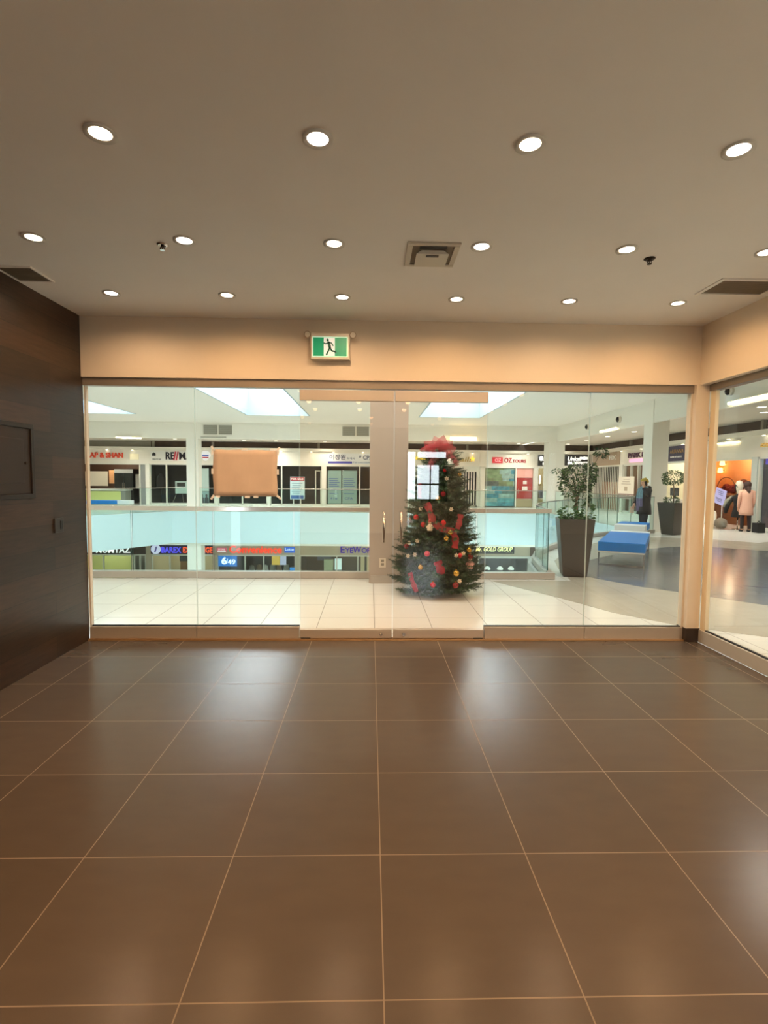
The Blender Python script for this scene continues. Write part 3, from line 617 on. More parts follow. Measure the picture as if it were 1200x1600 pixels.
def shop(name, label, wall, a0, a1, z0, z1, depth, back, side=None, posts=(), mull=.06, glazed=True, light=0, lcol=(1, .9, .75), sill=.1):
    """one shopfront: posts and rails, glazing, and the shop space behind them"""
    p = wall((a0 + a1) / 2, 0, z0); t = thing(name, label, 'shopfront', p)
    lo, hi = min(a0, a1), max(a0, a1)
    b = BM(); zt = z1 + .35
    box(b, lo, hi, -depth - .03, -depth, z0 + .002, zt, wall); box(b, lo, lo + .03, -depth, -.16, z0 + .002, zt, wall); box(b, hi - .03, hi, -depth, -.16, z0 + .002, zt, wall); box(b, lo + .03, hi - .03, -depth, -.16, zt, zt + .03, wall)
    obj('interior', b, back, t)
    b = BM()
    box(b, lo, lo + .05, -.12, .01, z0 + .002, z1, wall); box(b, hi - .05, hi, -.12, .01, z0 + .002, z1, wall); box(b, lo, hi, -.12, .01, z1 - .07, z1, wall)
    if glazed: box(b, lo, hi, -.12, .01, z0 + .002, z0 + sill, wall)
    for x in posts: box(b, x - mull / 2, x + mull / 2, -.12, .01, z0 + .002, z1 - .07, wall)
    obj('frame', b, FR, t)
    if glazed:
        b = BM(); cuts = [lo + .05] + sorted(posts) + [hi - .05]
        for c, d in zip(cuts, cuts[1:]): pane(b, c + mull / 2, d - mull / 2, -.06, -.048, z0 + sill, z1 - .07, wall)
        obj('shop_glass', b, [GLASSS, EDGE], t)
    if light: q = wall((a0 + a1) / 2, -depth * .5, z1 + .1); lamp('shop_lamp', 'POINT', q, light, lcol, .15)
    return t
def pil(wall, a0, a1, z0, z1, label, m=FR):
    p = wall((a0 + a1) / 2, 0, z0); b = BM(); box(b, a0, a1, -.15, .05, z0, z1, wall); o = obj('shop_pillar', b, m, loc=p); return tag(o, label, 'pillar')
def slab(name, wall, a0, a1, z0, z1, d0, d1, m, label=None, cat=None, parent=None, group=None):
    b = BM(); box(b, min(a0, a1), max(a0, a1), d0, d1, z0, z1, wall)
    if parent: return obj(name, b, m, parent)
    o = obj(name, b, m, loc=wall((a0 + a1) / 2, d0, z0)); return tag(o, label, cat, group)
def sign(label, wall, a0, a1, z0, z1, panel=None, d=.05):
    t = thing('shop_sign', label, 'sign', wall((a0 + a1) / 2, 0, z0))
    if panel: slab('sign_panel', wall, a0, a1, z0, z1, .002, d, panel, parent=t)
    return t
M_ = mat
BLK = M_('sign_black', (22, 22, 24), .4); WLET = M_('white_letters', (245, 245, 240), .4, emis=.9); 
# --- food counter at the far left
A = shop('food_counter_shop', 'open food counter shop at the far left of the upper level', NW, -17.2, -12.5, 0, 2.30, 2.6, M_('food_shop_back', (92, 66, 48), .6), posts=(-12.86,), glazed=False, light=55, lcol=(1, .85, .65))
slab('door_panel', NW, -12.83, -12.56, .01, 2.22, -.1, -.05, M_('grey_door', (150, 154, 154), .35, metal=.4), parent=A)
t = sign('orange-red lettering over the food counter', NW, -15.6, -13.73, 2.57, 2.91); letters('AP & SHAN', M_('orange_letters', (190, 62, 36), .4, emis=.15, ecol=(230, 76, 36)), t, NW, -15.57, -13.75, 2.59, 2.89, 0, .05, bold=.03)
t = thing('service_counter', 'service counter with yellow-green glass front at the food shop', 'counter', (-14.4, 28.9, 0))
b = BM(); box(b, -15.9, -13.25, 28.6, 29.25, .0, .80); obj('body', b, M_('counter_grey', (120, 124, 116), .4), t)
b = BM(); box(b, -15.85, -13.5, 28.585, 28.598, .25, .76); obj('lit_front', b, M_('counter_green', (176, 184, 112), .3, emis=.15), t)
b = BM(); box(b, -16, -13.2, 28.55, 29.3, .80, .85); obj('worktop', b, M_('counter_top', (224, 226, 216), .3), t)
t = thing('drinks_fridge', 'black double-door drinks fridge in the food counter shop', 'fridge', (-14.35, 31.1, 0))
b = BM(); box(b, -14.9, -13.8, 30.8, 31.5, .02, 2.0); obj('body', b, M_('fridge_black', (24, 24, 26), .3), t)
b = BM(); box(b, -14.88, -13.82, 30.76, 30.798, 1.76, 1.98); obj('light_header', b, M_('fridge_header', (205, 205, 195), .4, emis=.35), t)
for x0, x1 in ((-14.86, -14.36), (-14.34, -13.84)):
    b = BM(); pane(b, x0, x1, 30.77, 30.79, .15, 1.72); dd = obj('door', b, [M_('fridge_glass', (48, 52, 52), .1), EDGE], t)
    b = BM(); hx = x1 - .04 if x0 < -14.5 else x0 + .04; box(b, hx - .012, hx + .012, 30.74, 30.769, .7, 1.2); obj('handle', b, STEEL, dd)
slab('menu_board', NW, -16.9, -15.36, 1.0, 1.85, -1.5, -1.47, M_('menu_cream', (226, 216, 190), .5, emis=.25), 'cream menu board on the wall of the food counter shop', 'board')
slab('wall_notice', NW, -15.28, -14.98, 1.15, 1.92, -1.5, -1.48, M_('notice_orange', (236, 176, 120), .5, emis=.2), 'orange notice between the menu board and the fridge', 'notice')
slab('wall_notice', NW, -13.72, -13.4, .85, 1.7, -1.4, -1.38, M_('notice_white', (230, 228, 222), .5), 'white notice to the right of the drinks fridge', 'notice')
slab('small_sign', NW, -13.38, -12.9, 2.5, 2.82, .002, .03, M_('cream_sign', (232, 222, 188), .5, emis=.3), 'small cream sign right of the orange food lettering', 'sign')
pil(NW, -12.5, -12.32, 0, 2.3, 'white pillar between the food counter and the dark realty shop')
# --- realty shop
B_ = shop('realty_shop', 'dark glazed shop under the big black and red lettering', NW, -12.32, -8.72, 0, 2.30, 2.8, DARK, posts=(-11.4, -9.72))
slab('white_board', NW, -12.25, -10.2, 2.46, 2.98, .002, .03, M_('sign_white', (238, 236, 230), .5), parent=B_)
t = sign('black lettering with red slash over the dark realty shop', NW, -11.4, -9.4, 2.48, 2.96)
letters('RE', M_('black_letters', (24, 24, 40), .4), t, NW, -11.40, -10.92, 2.52, 2.94, .03, .03, bold=.03)
letters('//', M_('red_slash', (190, 40, 60), .4), t, NW, -10.98, -10.68, 2.48, 2.97, .035, .03, name='slash', bold=.03)
letters('MAX', M_('black_letters', (24, 24, 40), .4), t, NW, -10.66, -9.56, 2.52, 2.94, .03, .03, bold=.03)
t = thing('small_sign', 'little white plate with black house mark beside the realty lettering', 'sign', (-12.0, 29.47, 2.5))
b = BM(); prism(b, [(-12.15, 2.72), (-11.95, 2.72), (-11.95, 2.84), (-12.05, 2.92), (-12.15, 2.84)], .032, .045, lambda x, y, z: NW(x, z, y)); obj('house_mark', b, BLK, t)
letters('REALTY INC', BLK, t, NW, -12.12, -11.65, 2.50, 2.57, .032, .01)
t = thing('balloon_sign', 'round white balloon-shaped sign with blue and red bands', 'sign', (-9.2, 29.47, 2.5))
b = BM(); prism(b, [(-9.21 + .27 * math.cos(k * PI / 12) * (1 if math.sin(k * PI / 12) > -.3 else .75), 2.79 + (.24 if math.sin(k * PI / 12) > 0 else .31) * math.sin(k * PI / 12)) for k in range(24)], .002, .04, lambda x, y, z: NW(x, z, y)); obj('disc', b, M_('balloon_white', (240, 240, 246), .4, emis=.3), t)
b = BM(); prism(b, [(-9.40, 2.73), (-9.02, 2.73), (-9.04, 2.80), (-9.38, 2.80)], .041, .05, lambda x, y, z: NW(x, z, y)); obj('blue_band', b, M_('band_blue', (66, 92, 180), .5), t)
b = BM(); prism(b, [(-9.36, 2.62), (-9.06, 2.62), (-9.02, 2.69), (-9.40, 2.69)], .041, .05, lambda x, y, z: NW(x, z, y)); obj('red_band', b, M_('band_red', (190, 60, 80), .5), t)
t = thing('easel_board', 'white sandwich board standing inside the realty shop window', 'board', (-10.75, 29.95, 0))
b = BM(); box(b, -11.08, -10.42, 29.94, 29.97, .62, 1.32); obj('board', b, M_('board_pale', (196, 216, 212), .5), t)
b = BM(); tube(b, [(-11.0, 29.97, .65), (-11.25, 29.85, .01)], .015); tube(b, [(-10.5, 29.97, .65), (-10.3, 29.85, .01)], .015); tube(b, [(-10.75, 29.98, 1.3), (-10.75, 30.3, .01)], .015); obj('stand', b, STEEL, t)
b = BM(); box(b, -10.98, -10.52, 29.93, 29.939, 1.02, 1.24); obj('dark_print', b, DARK, t)
t = thing('reflection_shape', 'black tent shape standing in for a reflection behind the realty glass', 'reflection', (-12.0, 30.1, 0))  # solid stand-in for a dark tent-shaped reflection in the shop window
b = BM(); lathe(b, [(.26, .95), (.28, 1.2), (.24, 1.5), (.13, 1.68), (.05, 1.75)], (-11.92, 30.1, 0), 18); obj('tent_shape', b, M_('tent_black', (14, 14, 15), .8), t)
b = BM(); cyl(b, (-11.92, 30.1, .004), (-11.92, 30.1, 1.0), .02); cyl(b, (-11.92, 30.1, .003), (-11.92, 30.1, .03), .2); obj('stand', b, BLACKM, t)
# --- poster shop behind the paper and for-sale shop
pil(NW, -8.72, -8.55, 0, 2.3, 'white pillar left of the poster window, beside the brown paper')
shop('agency_shop', 'agency window with posters, mostly hidden by the brown paper', NW, -8.55, -5.80, 0, 2.30, 2.8, DARK, posts=(-7.2,))
slab('poster', NW, -9.64, -9.06, .78, 2.05, -.045, -.03, M_('poster_pale', (168, 190, 186), .5), 'pale text poster in the window left of the brown paper', 'poster')
t = thing('poster', 'poster with dark agents in the window left of the brown paper', 'poster', (-9.33, 29.5, .05))
slab('print', NW, -9.64, -9.06, .08, .76, -.045, -.03, M_('poster_blue', (120, 150, 150), .5), parent=t)
for x in (-9.45, -9.2):
    b = BM(); prism(b, [(x - .12, .10), (x + .12, .10), (x + .11, .38), (x + .05, .45), (x - .05, .45), (x - .11, .38)], -.029, -.025, lambda xx, y, z: NW(xx, z, y)); prism(b, [(x + .06 * math.cos(k * PI / 6), .53 + .085 * math.sin(k * PI / 6)) for k in range(12)], -.029, -.025, lambda xx, y, z: NW(xx, z, y)); obj('portrait', b, M_('portrait_dark', (50, 58, 62), .6), t)
pil(NW, -5.80, -5.65, 0, 2.3, 'white pillar between the paper-hidden window and the vacant shop')
FS = shop('vacant_shop', 'vacant dark shop with the for sale board in front', NW, -5.65, -2.72, 0, 2.30, 2.8, DARK, posts=(-5.0,))
b = BM(); box(b, -3.15, -3.09, 29.7, 29.76, .05, 2.0); box(b, -2.86, -2.80, 29.7, 29.76, .05, 2.0); box(b, -3.09, -2.86, 29.7, 29.76, 1.94, 2.0); obj('inner_door_frame', b, FR, FS)
t = thing('for_sale_board', 'FOR SALE board with red head and blue foot on legs', 'sign', (-4.08, 29.3, 0)); FSW = N_(29.3)
slab('board', FSW, -4.49, -3.68, .37, 1.63, 0, .03, M_('sale_pale', (186, 214, 220), .5), parent=t)
slab('red_head', FSW, -4.47, -3.70, 1.40, 1.61, .03, .036, M_('sale_red', (160, 44, 60), .5), parent=t)
slab('blue_foot', FSW, -4.44, -3.74, .40, .60, .03, .036, M_('sale_blue', (52, 92, 150), .5), parent=t)
letters('FOR SALE', M_('paper_white', (240, 240, 236), .5), t, FSW, -4.42, -3.75, 1.45, 1.56, .036, .006, bold=.02)
b = BM()
for k, z in enumerate((1.25, 1.12, 1.02, .92, .80, .70)): box(b, -4.40 + .04 * (k % 2), -3.80 - .08 * (k % 3), .0301, .034, z, z + .03, FSW)
obj('small_print', b, M_('print_grey', (110, 140, 156), .6), t)
b = BM(); box(b, -4.32, -4.28, .002, .028, .004, .37, FSW); box(b, -3.92, -3.88, .002, .028, .004, .37, FSW); obj('legs', b, FR, t)
# --- accountant
pil(NW, -2.72, -2.55, 0, 2.3, 'white pillar between the vacant shop and the accountant office')
CP = shop('accountant_office', 'accountant office with blue lettered window panels', NW, -2.55, 2.0, 0, 2.30, 2.8, M_('office_dark', (46, 40, 40), .6), posts=(-.62, .9))
for x0, x1 in ((-2.42, -1.66), (-1.60, -.78)):
    p_ = slab('window_film', NW, x0, x1, .14, 2.0, -.045, -.03, M_('film_green', (122, 152, 146), .5), parent=CP)
    b = BM(); rr = random.Random(3)
    for k in range(9):
        z = 1.52 - k * .105
        if k in (5, 7): continue
        box(b, x0 + .06 + rr.random() * .04, x1 - .08 - rr.random() * .18, -.0299, -.026, z, z + .045, NW)
    obj('blue_text_lines', b, M_('film_blue', (62, 92, 140), .5), p_)
    letters('CPA' if x0 > -2 else '416', M_('film_blue2', (44, 78, 140), .5), p_, NW, x0 + .14, x1 - .22, .36, .50, -.0299, .004)
CS = sign('white sign with Korean name and CPA lettering', NW, -2.40, 0.3, 2.37, 2.96, M_('cpa_white', (236, 238, 238), .5), .03)
letters('\uc774\uc7a5\uc6d0', M_('cpa_navy', (40, 44, 84), .5), CS, NW, -2.32, -1.42, 2.60, 2.90, .03, .012, bold=.02, name='korean_name')
letters('\ud68c\uacc4\uc0ac', M_('cpa_navy', (40, 44, 84), .5), CS, NW, -1.36, -.88, 2.62, 2.74, .03, .012, name='korean_title')
letters('* CPA', M_('cpa_navy', (40, 44, 84), .5), CS, NW, -.66, .12, 2.62, 2.86, .03, .012, bold=.02)
slab('blue_strip', NW, -2.40, -1.05, 2.39, 2.51, .03, .04, M_('strip_blue', (72, 70, 160), .5), parent=CS)
letters('TAX & ACCOUNTING', M_('film_blue', (62, 92, 140), .5), CS, NW, -1.0, .25, 2.41, 2.50, .03, .012)
b = BM(); box(b, -.72, -.70, -.02, .03, .85, 1.25, NW); obj('door_pull', b, STEEL, CP)
# --- nail shop behind the tree
pil(NW, 2.0, 2.15, 0, 2.3, 'white pillar left of the shuttered nail shop')
NS = shop('nail_shop', 'pale nail shop with roller shutter and folding gate', NW, 2.15, 6.22, 0, 2.30, 2.6, M_('nail_back', (196, 200, 190), .6), posts=(3.0, 5.1), glazed=False, light=30)
b = BM(); 
for k in range(22): box(b, 2.2, 2.97, -.10, -.075, .1 + k * .1, .19 + k * .1, NW)
obj('roller_shutter', b, M_('shutter_white', (206, 212, 204), .5), NS)
slab('dark_recess', NW, 5.25, 6.08, .1, 2.0, -.5, -.45, M_('gate_dark', (60, 66, 74), .6), parent=NS)
b = BM()
for k in range(5): x = 5.38 + k * .155; box(b, x, x + .05, -.10, -.06, .1, 2.0, NW)
box(b, 5.15, 6.17, -.10, -.06, 2.0, 2.23, NW); box(b, 5.15, 5.30, -.1, -.06, .02, 2.0, NW); box(b, 6.05, 6.17, -.1, -.06, .02, 2.0, NW)
obj('folding_gate', b, FR, NS)
t = sign('yellow and gold nail shop lettering with a star behind the tree', NW, 2.15, 6.0, 2.5, 2.95)
letters('Beauty', M_('yellow_letters', (236, 214, 60), .4, emis=.6), t, NW, 2.2, 3.7, 2.56, 2.92, 0, .04, shear=.2); letters('nails', M_('gold_letters', (176, 146, 70), .4, emis=.1), t, NW, 4.75, 5.75, 2.56, 2.82, 0, .04, name='second_word', shear=.2)
b = BM(); prism(b, [(5.74 + (.17 if k % 2 == 0 else .07) * math.cos(k * PI / 5 + PI / 2), 2.72 + (.17 if k % 2 == 0 else .07) * math.sin(k * PI / 5 + PI / 2)) for k in range(10)], .03, .06, lambda x, y, z: NW(x, z, y)); obj('star', b, M_('star_yellow', (255, 220, 80), .4, emis=.9), t)
# --- travel shop
pil(NW, 6.22, 6.42, 0, 2.3, 'white pillar between the nail shop and the travel shop')
OZ = shop('travel_shop', 'travel shop with photo poster window and red door', NW, 6.42, 9.28, 0, 2.30, 2.6, M_('travel_back', (150, 140, 120), .6), posts=(8.24,), glazed=False, light=12)
t = thing('travel_poster', 'large collage poster of travel photos filling the shop window', 'poster', (7.3, 29.5, .05))
rr = random.Random(11); pal = [(92, 128, 126), (126, 150, 110), (150, 118, 92), (96, 168, 176), (146, 176, 168), (88, 96, 92), (176, 156, 124), (70, 140, 156), (120, 132, 96), (190, 186, 170)]
z = .06; k = 0
while z < 2.16:
    hgt = .16 + rr.random() * .16; x = 6.5
    while x < 8.16:
        wd = .35 + rr.random() * .7; x2 = min(x + wd, 8.18); c = pal[(k * 3 + int(z * 5)) % len(pal)] if z > .7 else pal[(3, 7, 4, 3)[k % 4]]
        slab('photo_print', NW, x, x2 - .008, z, min(z + hgt, 2.2) - .008, -.08, -.06, M_('photo_%d_%d_%d' % c, c, .5, noise=.45, nscale=4), parent=t); x = x2; k += 1
    z += hgt
RD = slab('red_door', NW, 8.30, 9.20, .50, 1.68, -.1, -.05, M_('door_red', (160, 48, 46), .45), parent=OZ)
slab('pink_panel', NW, 8.28, 9.22, 1.69, 2.22, -.1, -.05, M_('panel_pink', (228, 168, 156), .5), parent=OZ); slab('tan_panel', NW, 8.28, 9.22, .02, .49, -.1, -.05, M_('panel_tan', (160, 146, 116), .5), parent=OZ)
for x0, x1, z0, z1 in ((8.66, 8.88, 1.33, 1.52), (8.62, 8.92, .95, 1.2)): slab('notice', NW, x0, x1, z0, z1, -.049, -.044, M_('notice_white', (230, 228, 222), .5), parent=RD)
slab('handle', NW, 8.37, 8.40, .8, 1.05, -.05, -.02, STEEL, parent=RD)
t = sign('red travel sign with a square logo panel over the photo window', NW, 6.85, 8.8, 2.5, 2.82); slab('logo_panel', NW, 6.86, 7.45, 2.50, 2.83, .002, .05, M_('travel_red', (206, 44, 56), .4, emis=.25), parent=t)
letters('OZ', M_('travel_pink', (246, 190, 196), .4, emis=.4), t, NW, 7.0, 7.36, 2.57, 2.76, .05, .01, name='logo', bold=.02)
letters('OZ', M_('travel_dark', (176, 24, 40), .4), t, NW, 7.55, 7.98, 2.53, 2.80, 0, .05, bold=.015); letters('TOURS', M_('travel_dark', (176, 24, 40), .4), t, NW, 8.01, 8.78, 2.53, 2.71, 0, .05, name='second_word', bold=.008)
pil(NW, 9.28, 9.46, 0, 2.3, 'white pillar right of the red travel shop door')
# --- gallery shop by the corner column
shop('gallery_shop', 'pale shop with a hanging tube light beside the corner column', NW, 9.46, 10.88, 0, 2.30, 2.0, M_('gallery_back', (206, 196, 160), .6), light=14)
slab('wall_picture', NW, 9.5, 10.1, 1.25, 1.85, -1.4, -1.36, M_('picture_brown', (92, 80, 62), .5), 'brown picture on the wall of the pale corner shop', 'picture')
b = BM(); cyl(b, (9.86, 30.3, 1.35), (9.86, 30.3, 1.85), .035); tag(obj('pendant_tube', b, TUBE, loc=(9.86, 30.3, 1.35)), 'hanging white tube light in the pale corner shop', 'light')
slab('speaker_box', NW, 9.52, 10.1, .55, 1.0, .1, .4, M_('box_black', (48, 50, 54), .5), 'dark square box before the pale corner shop', 'box'); 
b = BM(); box(b, 9.75, 9.87, 29.2, 29.32, .004, .548); tag(obj('box_stand', b, DARK, loc=(9.8, 29.26, 0)), 'thin stand carrying the dark square box', 'stand')
t = sign('black sign with white slanted letters beside the corner column', NW, 9.46, 10.86, 2.38, 2.98, BLK); letters('ALL', WLET, t, NW, 9.72, 10.7, 2.66, 2.93, .05, .02, shear=.3, bold=.03); letters('BECA', WLET, t, NW, 9.72, 10.75, 2.42, 2.56, .05, .02, name='second_line', bold=.03)
b = BM(); prism(b, [(9.64 + .12 * math.cos(k * PI / 6), 2.78 + .14 * math.sin(k * PI / 6)) for k in range(12)], .05, .07, lambda x, y, z: NW(x, z, y)); obj('leaf_mark', b, WLET, t)
# --- spa shop in the corner
shop('spa_shop', 'beige closed shopfront in the far right corner behind the plant', NW, 10.9, 12.4, 0, 2.30, 1.5, M_('spa_back', (188, 178, 160), .6), glazed=False, light=8)
slab('roller_panel', NW, 10.97, 12.33, .02, 2.2, -.1, -.07, M_('spa_panel', (186, 180, 166), .5), 'beige panel closing the corner shop behind the plant', 'panel')
t = sign('black corner sign with white script and capitals', NW, 10.92, 12.42, 2.40, 3.0, BLK); letters('Unkall', WLET, t, NW, 11.15, 11.95, 2.66, 2.90, .05, .02, shear=.25, bold=.02); letters('SPA OPS NOTT', WLET, t, NW, 11.15, 12.3, 2.46, 2.62, .05, .02, name='second_line', bold=.04)
b = BM()
for dx, rz_ in ((0, .07), (.12, .1), (.24, .08)): prism(b, [(11.98 + dx + rz_ * 1.1 * math.cos(k * PI / 6), 2.82 + rz_ * math.sin(k * PI / 6)) for k in range(12)], .05 + dx * .01, .07 + dx * .01, lambda x, y, z: NW(x, z, y))
obj('cloud_mark', b, WLET, t)
# --- right wall: gated shop
GS = shop('gated_shop', 'taupe shop closed with a white bar gate on the right wall', EW_, 29.2, 26.0, 0, 2.36, 1.6, M_('gated_dark', (40, 28, 20), .6), glazed=False, light=4)
slab('taupe_header', EW_, 29.2, 26.0, 2.37, 3.04, .002, .03, M_('taupe_paint', (168, 146, 124), .6), parent=GS)
letters('FIX', M_('paper_white', (240, 240, 236), .5), GS, EW_, 27.1, 26.4, 2.64, 2.86, .03, .02)
slab('brown_counter', EW_, 29.1, 26.1, .01, 1.5, -.9, -.5, M_('counter_brown', (150, 100, 58), .5), parent=GS)
b = BM()
for k in range(16): y = 29.1 - k * .195; box(b, y - .035, y, -.08, -.05, .02, 2.28, EW_)
obj('bar_gate', b, FR, GS)
pil(EW_, 25.6, 26.0, 0, 2.36, 'white pillar right of the white bar gate')
# --- PARK shop
PS = shop('park_shop', 'shop under the purple and pink sign behind the person', EW_, 25.6, 22.3, 0, 2.36, 1.8, M_('park_back', (150, 116, 96), .6), posts=(24.9, 24.2), light=18, lcol=(1, .85, .7))
t = sign('dark purple lettering with a pink glowing strip', EW_, 25.2, 22.9, 2.4, 2.9); letters('PARK ROY', M_('park_purple', (78, 30, 62), .4), t, EW_, 25.15, 22.9, 2.66, 2.90, 0, .04, bold=.03)
slab('pink_strip', EW_, 25.0, 23.0, 2.45, 2.60, .002, .04, M_('pink_glow', (244, 176, 206), .4, emis=.9, ecol=(240, 170, 210)), parent=t)
t = thing('poster_board', 'white poster board standing left of the person', 'board', (12.2, 24.7, 0))
EB = E_(12.2); slab('board', EB, 25.4, 23.9, .95, 1.76, 0, .03, M_('poster_cream', (234, 226, 212), .5), parent=t)
b = BM()
for z, a0, a1 in ((1.62, 24.9, 24.3), (1.50, 25.0, 24.3), (1.40, 25.1, 24.2)): box(b, a1, a0, .0301, .034, z, z + .03, EB)
box(b, 24.5, 24.8, .0301, .034, 1.08, 1.28, EB); obj('print', b, M_('print_tan', (176, 160, 140), .6), t)
b = BM(); box(b, 25.3, 25.34, 0, .028, .006, .95, EB); box(b, 23.96, 24.0, 0, .028, .006, .95, EB); box(b, 23.9, 25.4, .0, .03, .70, .949, EB); obj('stand', b, M_('stand_mauve', (150, 128, 124), .5), t)
# --- blue sign shop between the columns
BS = shop('bright_shop', 'brightly lit white shop under the navy sign', EW_, 22.2, 20.36, 0, 2.36, 1.8, M_('bright_back', (244, 236, 216), .6), light=40)
t = sign('navy sign with gold and white lines right of the column', EW_, 21.9, 20.4, 2.38, 3.0, M_('navy_sign', (40, 40, 74), .4))
letters('ARIANNA', M_('gold_print', (150, 116, 70), .4), t, EW_, 21.55, 20.6, 2.70, 2.86, .05, .01); letters('HAIR STUDIO', M_('paper_white', (240, 240, 236), .5), t, EW_, 21.5, 20.7, 2.52, 2.58, .05, .01, name='second_line')
t = thing('framed_picture', 'white framed picture on the bright shop wall above the bush', 'picture', (14.2, 23.2, 1.5)); EP = E_(14.2)
b = BM(); box(b, 23.0, 25.0, 0, .04, 1.50, 2.05, EP); 
bm_ = b; obj('frame', bm_, M_('frame_white', (240, 238, 230), .5), t); slab('print', EP, 24.85, 23.15, 1.58, 1.97, .041, .05, M_('print_aqua', (176, 190, 176), .5, noise=.2), parent=t)
t = thing('monitor', 'black monitor on the counter of the bright shop', 'monitor', (12.1, 20.2, .74)); EM = E_(12.1)
slab('screen', EM, 20.75, 20.2, .98, 1.30, 0, .04, M_('screen_black', (44, 46, 50), .2), parent=t); slab('foot', EM, 20.55, 20.4, .862, .98, 0, .03, DARK, parent=t)
slab('reception_counter', EM, 22.0, 19.9, .006, .86, -.25, .25, M_('counter_white', (226, 222, 216), .4), 'white reception counter before the bright shop', 'counter')
# --- orange boutique
OS = shop('boutique', 'orange lit boutique seen through the side glass', EW_, 20.3, 16.84, 0, 2.36, 1.25, M_('orange_wall', (240, 186, 132), .6), glazed=False, light=26, lcol=(1, .74, .46))
slab('front_wall', EW_, 20.3, 18.95, .004, 2.36, -.14, 0, MWHITE, parent=OS)
b = BM(); pts = [(13.60, 19.68 + .5 * math.cos(k * PI / 16), 1.30 + .42 * math.sin(k * PI / 16)) for k in range(17)]; tube(b, pts, .018, 8); tag(obj('arch_rail', b, M_('rail_brown', (120, 76, 48), .4), loc=(13.60, 19.68, 1.3)), 'arched brown rail on the orange boutique wall', 'rail')
t = thing('display_shelf', 'brown shelf unit along the orange boutique wall', 'shelf', (13.4, 19.3, 0)); b = BM(); box(b, 18.2, 20.2, -1.1, -.72, .004, 1.05, EW_); obj('cabinet', b, M_('shelf_brown', (120, 76, 46), .5), t); slab('top', EW_, 20.22, 18.15, 1.05, 1.09, -1.12, -.68, M_('shelf_top', (176, 128, 86), .5), parent=t)
b = BM()
for k in range(9): ball(b, (13.42 + .03 * (k % 2), 19.55 - .085 * k, 1.24 + .05 * (k % 3) + .03 * math.sin(k)), .13, (1, 1, .9))
tag(obj('cloth_pile', b, M_('dark_red_cloth', (106, 22, 26), .8), loc=(13.4, 19.2, 1.1)), 'heap of dark red cloth on the boutique shelf', 'cloth')
b = BM(); lathe(b, [(.10, .0), (.12, .1), (.07, .22), (.13, .33), (.15, .42), (.10, .52), (.02, .55)], (13.45, 18.55, 1.10), 16); tag(obj('urn', b, M_('urn_brown', (92, 46, 30), .4), loc=(13.45, 18.55, 1.1)), 'dark brown urn at the right end of the boutique shelf', 'vase')
for y, z, lb in ((19.95, 2.28, 'upper glowing wall lamp in the orange boutique'), (20.05, 2.0, 'lower glowing wall lamp in the orange boutique')):
    t = thing('wall_lamp', lb, 'lamp', (13.7, y, z)); b = BM(); lathe(b, [(.05, -.10), (.10, -.08), (.07, .08), (.04, .10)], (13.6, y, z), 14); obj('shade', b, M_('shade_glow', (255, 226, 150), .5, emis=3.5, ecol=(255, 214, 130)), t); b = BM(); cyl(b, (13.6, y, z), (13.74, y, z), .02); obj('arm', b, BRONZE, t)
t = thing('sign_stand', 'lavender tilted sign board on a slim white stand', 'sign', (12.0, 17.6, 0))
Mx = Matrix.Translation((12.0, 17.62, 1.04)) @ Matrix.Rotation(math.radians(14), 4, 'X'); f_ = lambda a, d, z: tuple(Mx @ Vector((-d, a, z)))
b = BM(); box(b, -.27, .27, 0, .02, -.27, .27, f_); bd = obj('board', b, M_('lavender', (176, 172, 226), .4, emis=.25), t)
b = BM()
for k, z in enumerate((.18, .12, .06, -.08, -.12, -.17)): box(b, -.14, .2 - .05 * (k % 3), .0201, .024, z, z + .025, f_)
obj('print', b, M_('lavender_print', (110, 108, 170), .5), bd)
b = BM(); cyl(b, (12.02, 17.55, .02), (12.02, 17.55, .80), .016); cyl(b, (12.02, 17.55, .004), (12.02, 17.55, .03), .17, seg=20); obj('stand', b, FR, t)
pil(EW_, 16.58, 16.84, 0, 2.36, 'pale post between the orange boutique and the blue lit shop', M_('post_grey', (196, 204, 200), .4))
TS = shop('blue_lit_shop', 'dim glazed shop with blue lit sign at the right edge', EW_, 16.58, 12.0, 0, 2.36, 1.8, M_('dim_back', (112, 104, 116), .6), posts=(14.4,), light=5)
t = sign('blue lit window sign at the right edge', EW_, 16.4, 15.2, 2.1, 2.34); slab('lit_panel', EW_, 16.5, 15.0, 2.12, 2.3, -.2, -.16, M_('blue_violet', (70, 60, 200), .4, emis=.5), parent=t); letters('LASER', M_('cyan_glow', (90, 220, 250), .4, emis=1.6), t, EW_, 16.33, 15.4, 2.13, 2.28, -.16, .02, bold=.03)
t = sign('gold script sign at the right edge of the side glass', EW_, 16.5, 15.2, 2.57, 2.8); letters('en vogue', M_('gold_script', (226, 190, 110), .3, metal=.6, emis=.2), t, EW_, 16.52, 14.4, 2.60, 2.80, 0, .04, shear=.35)

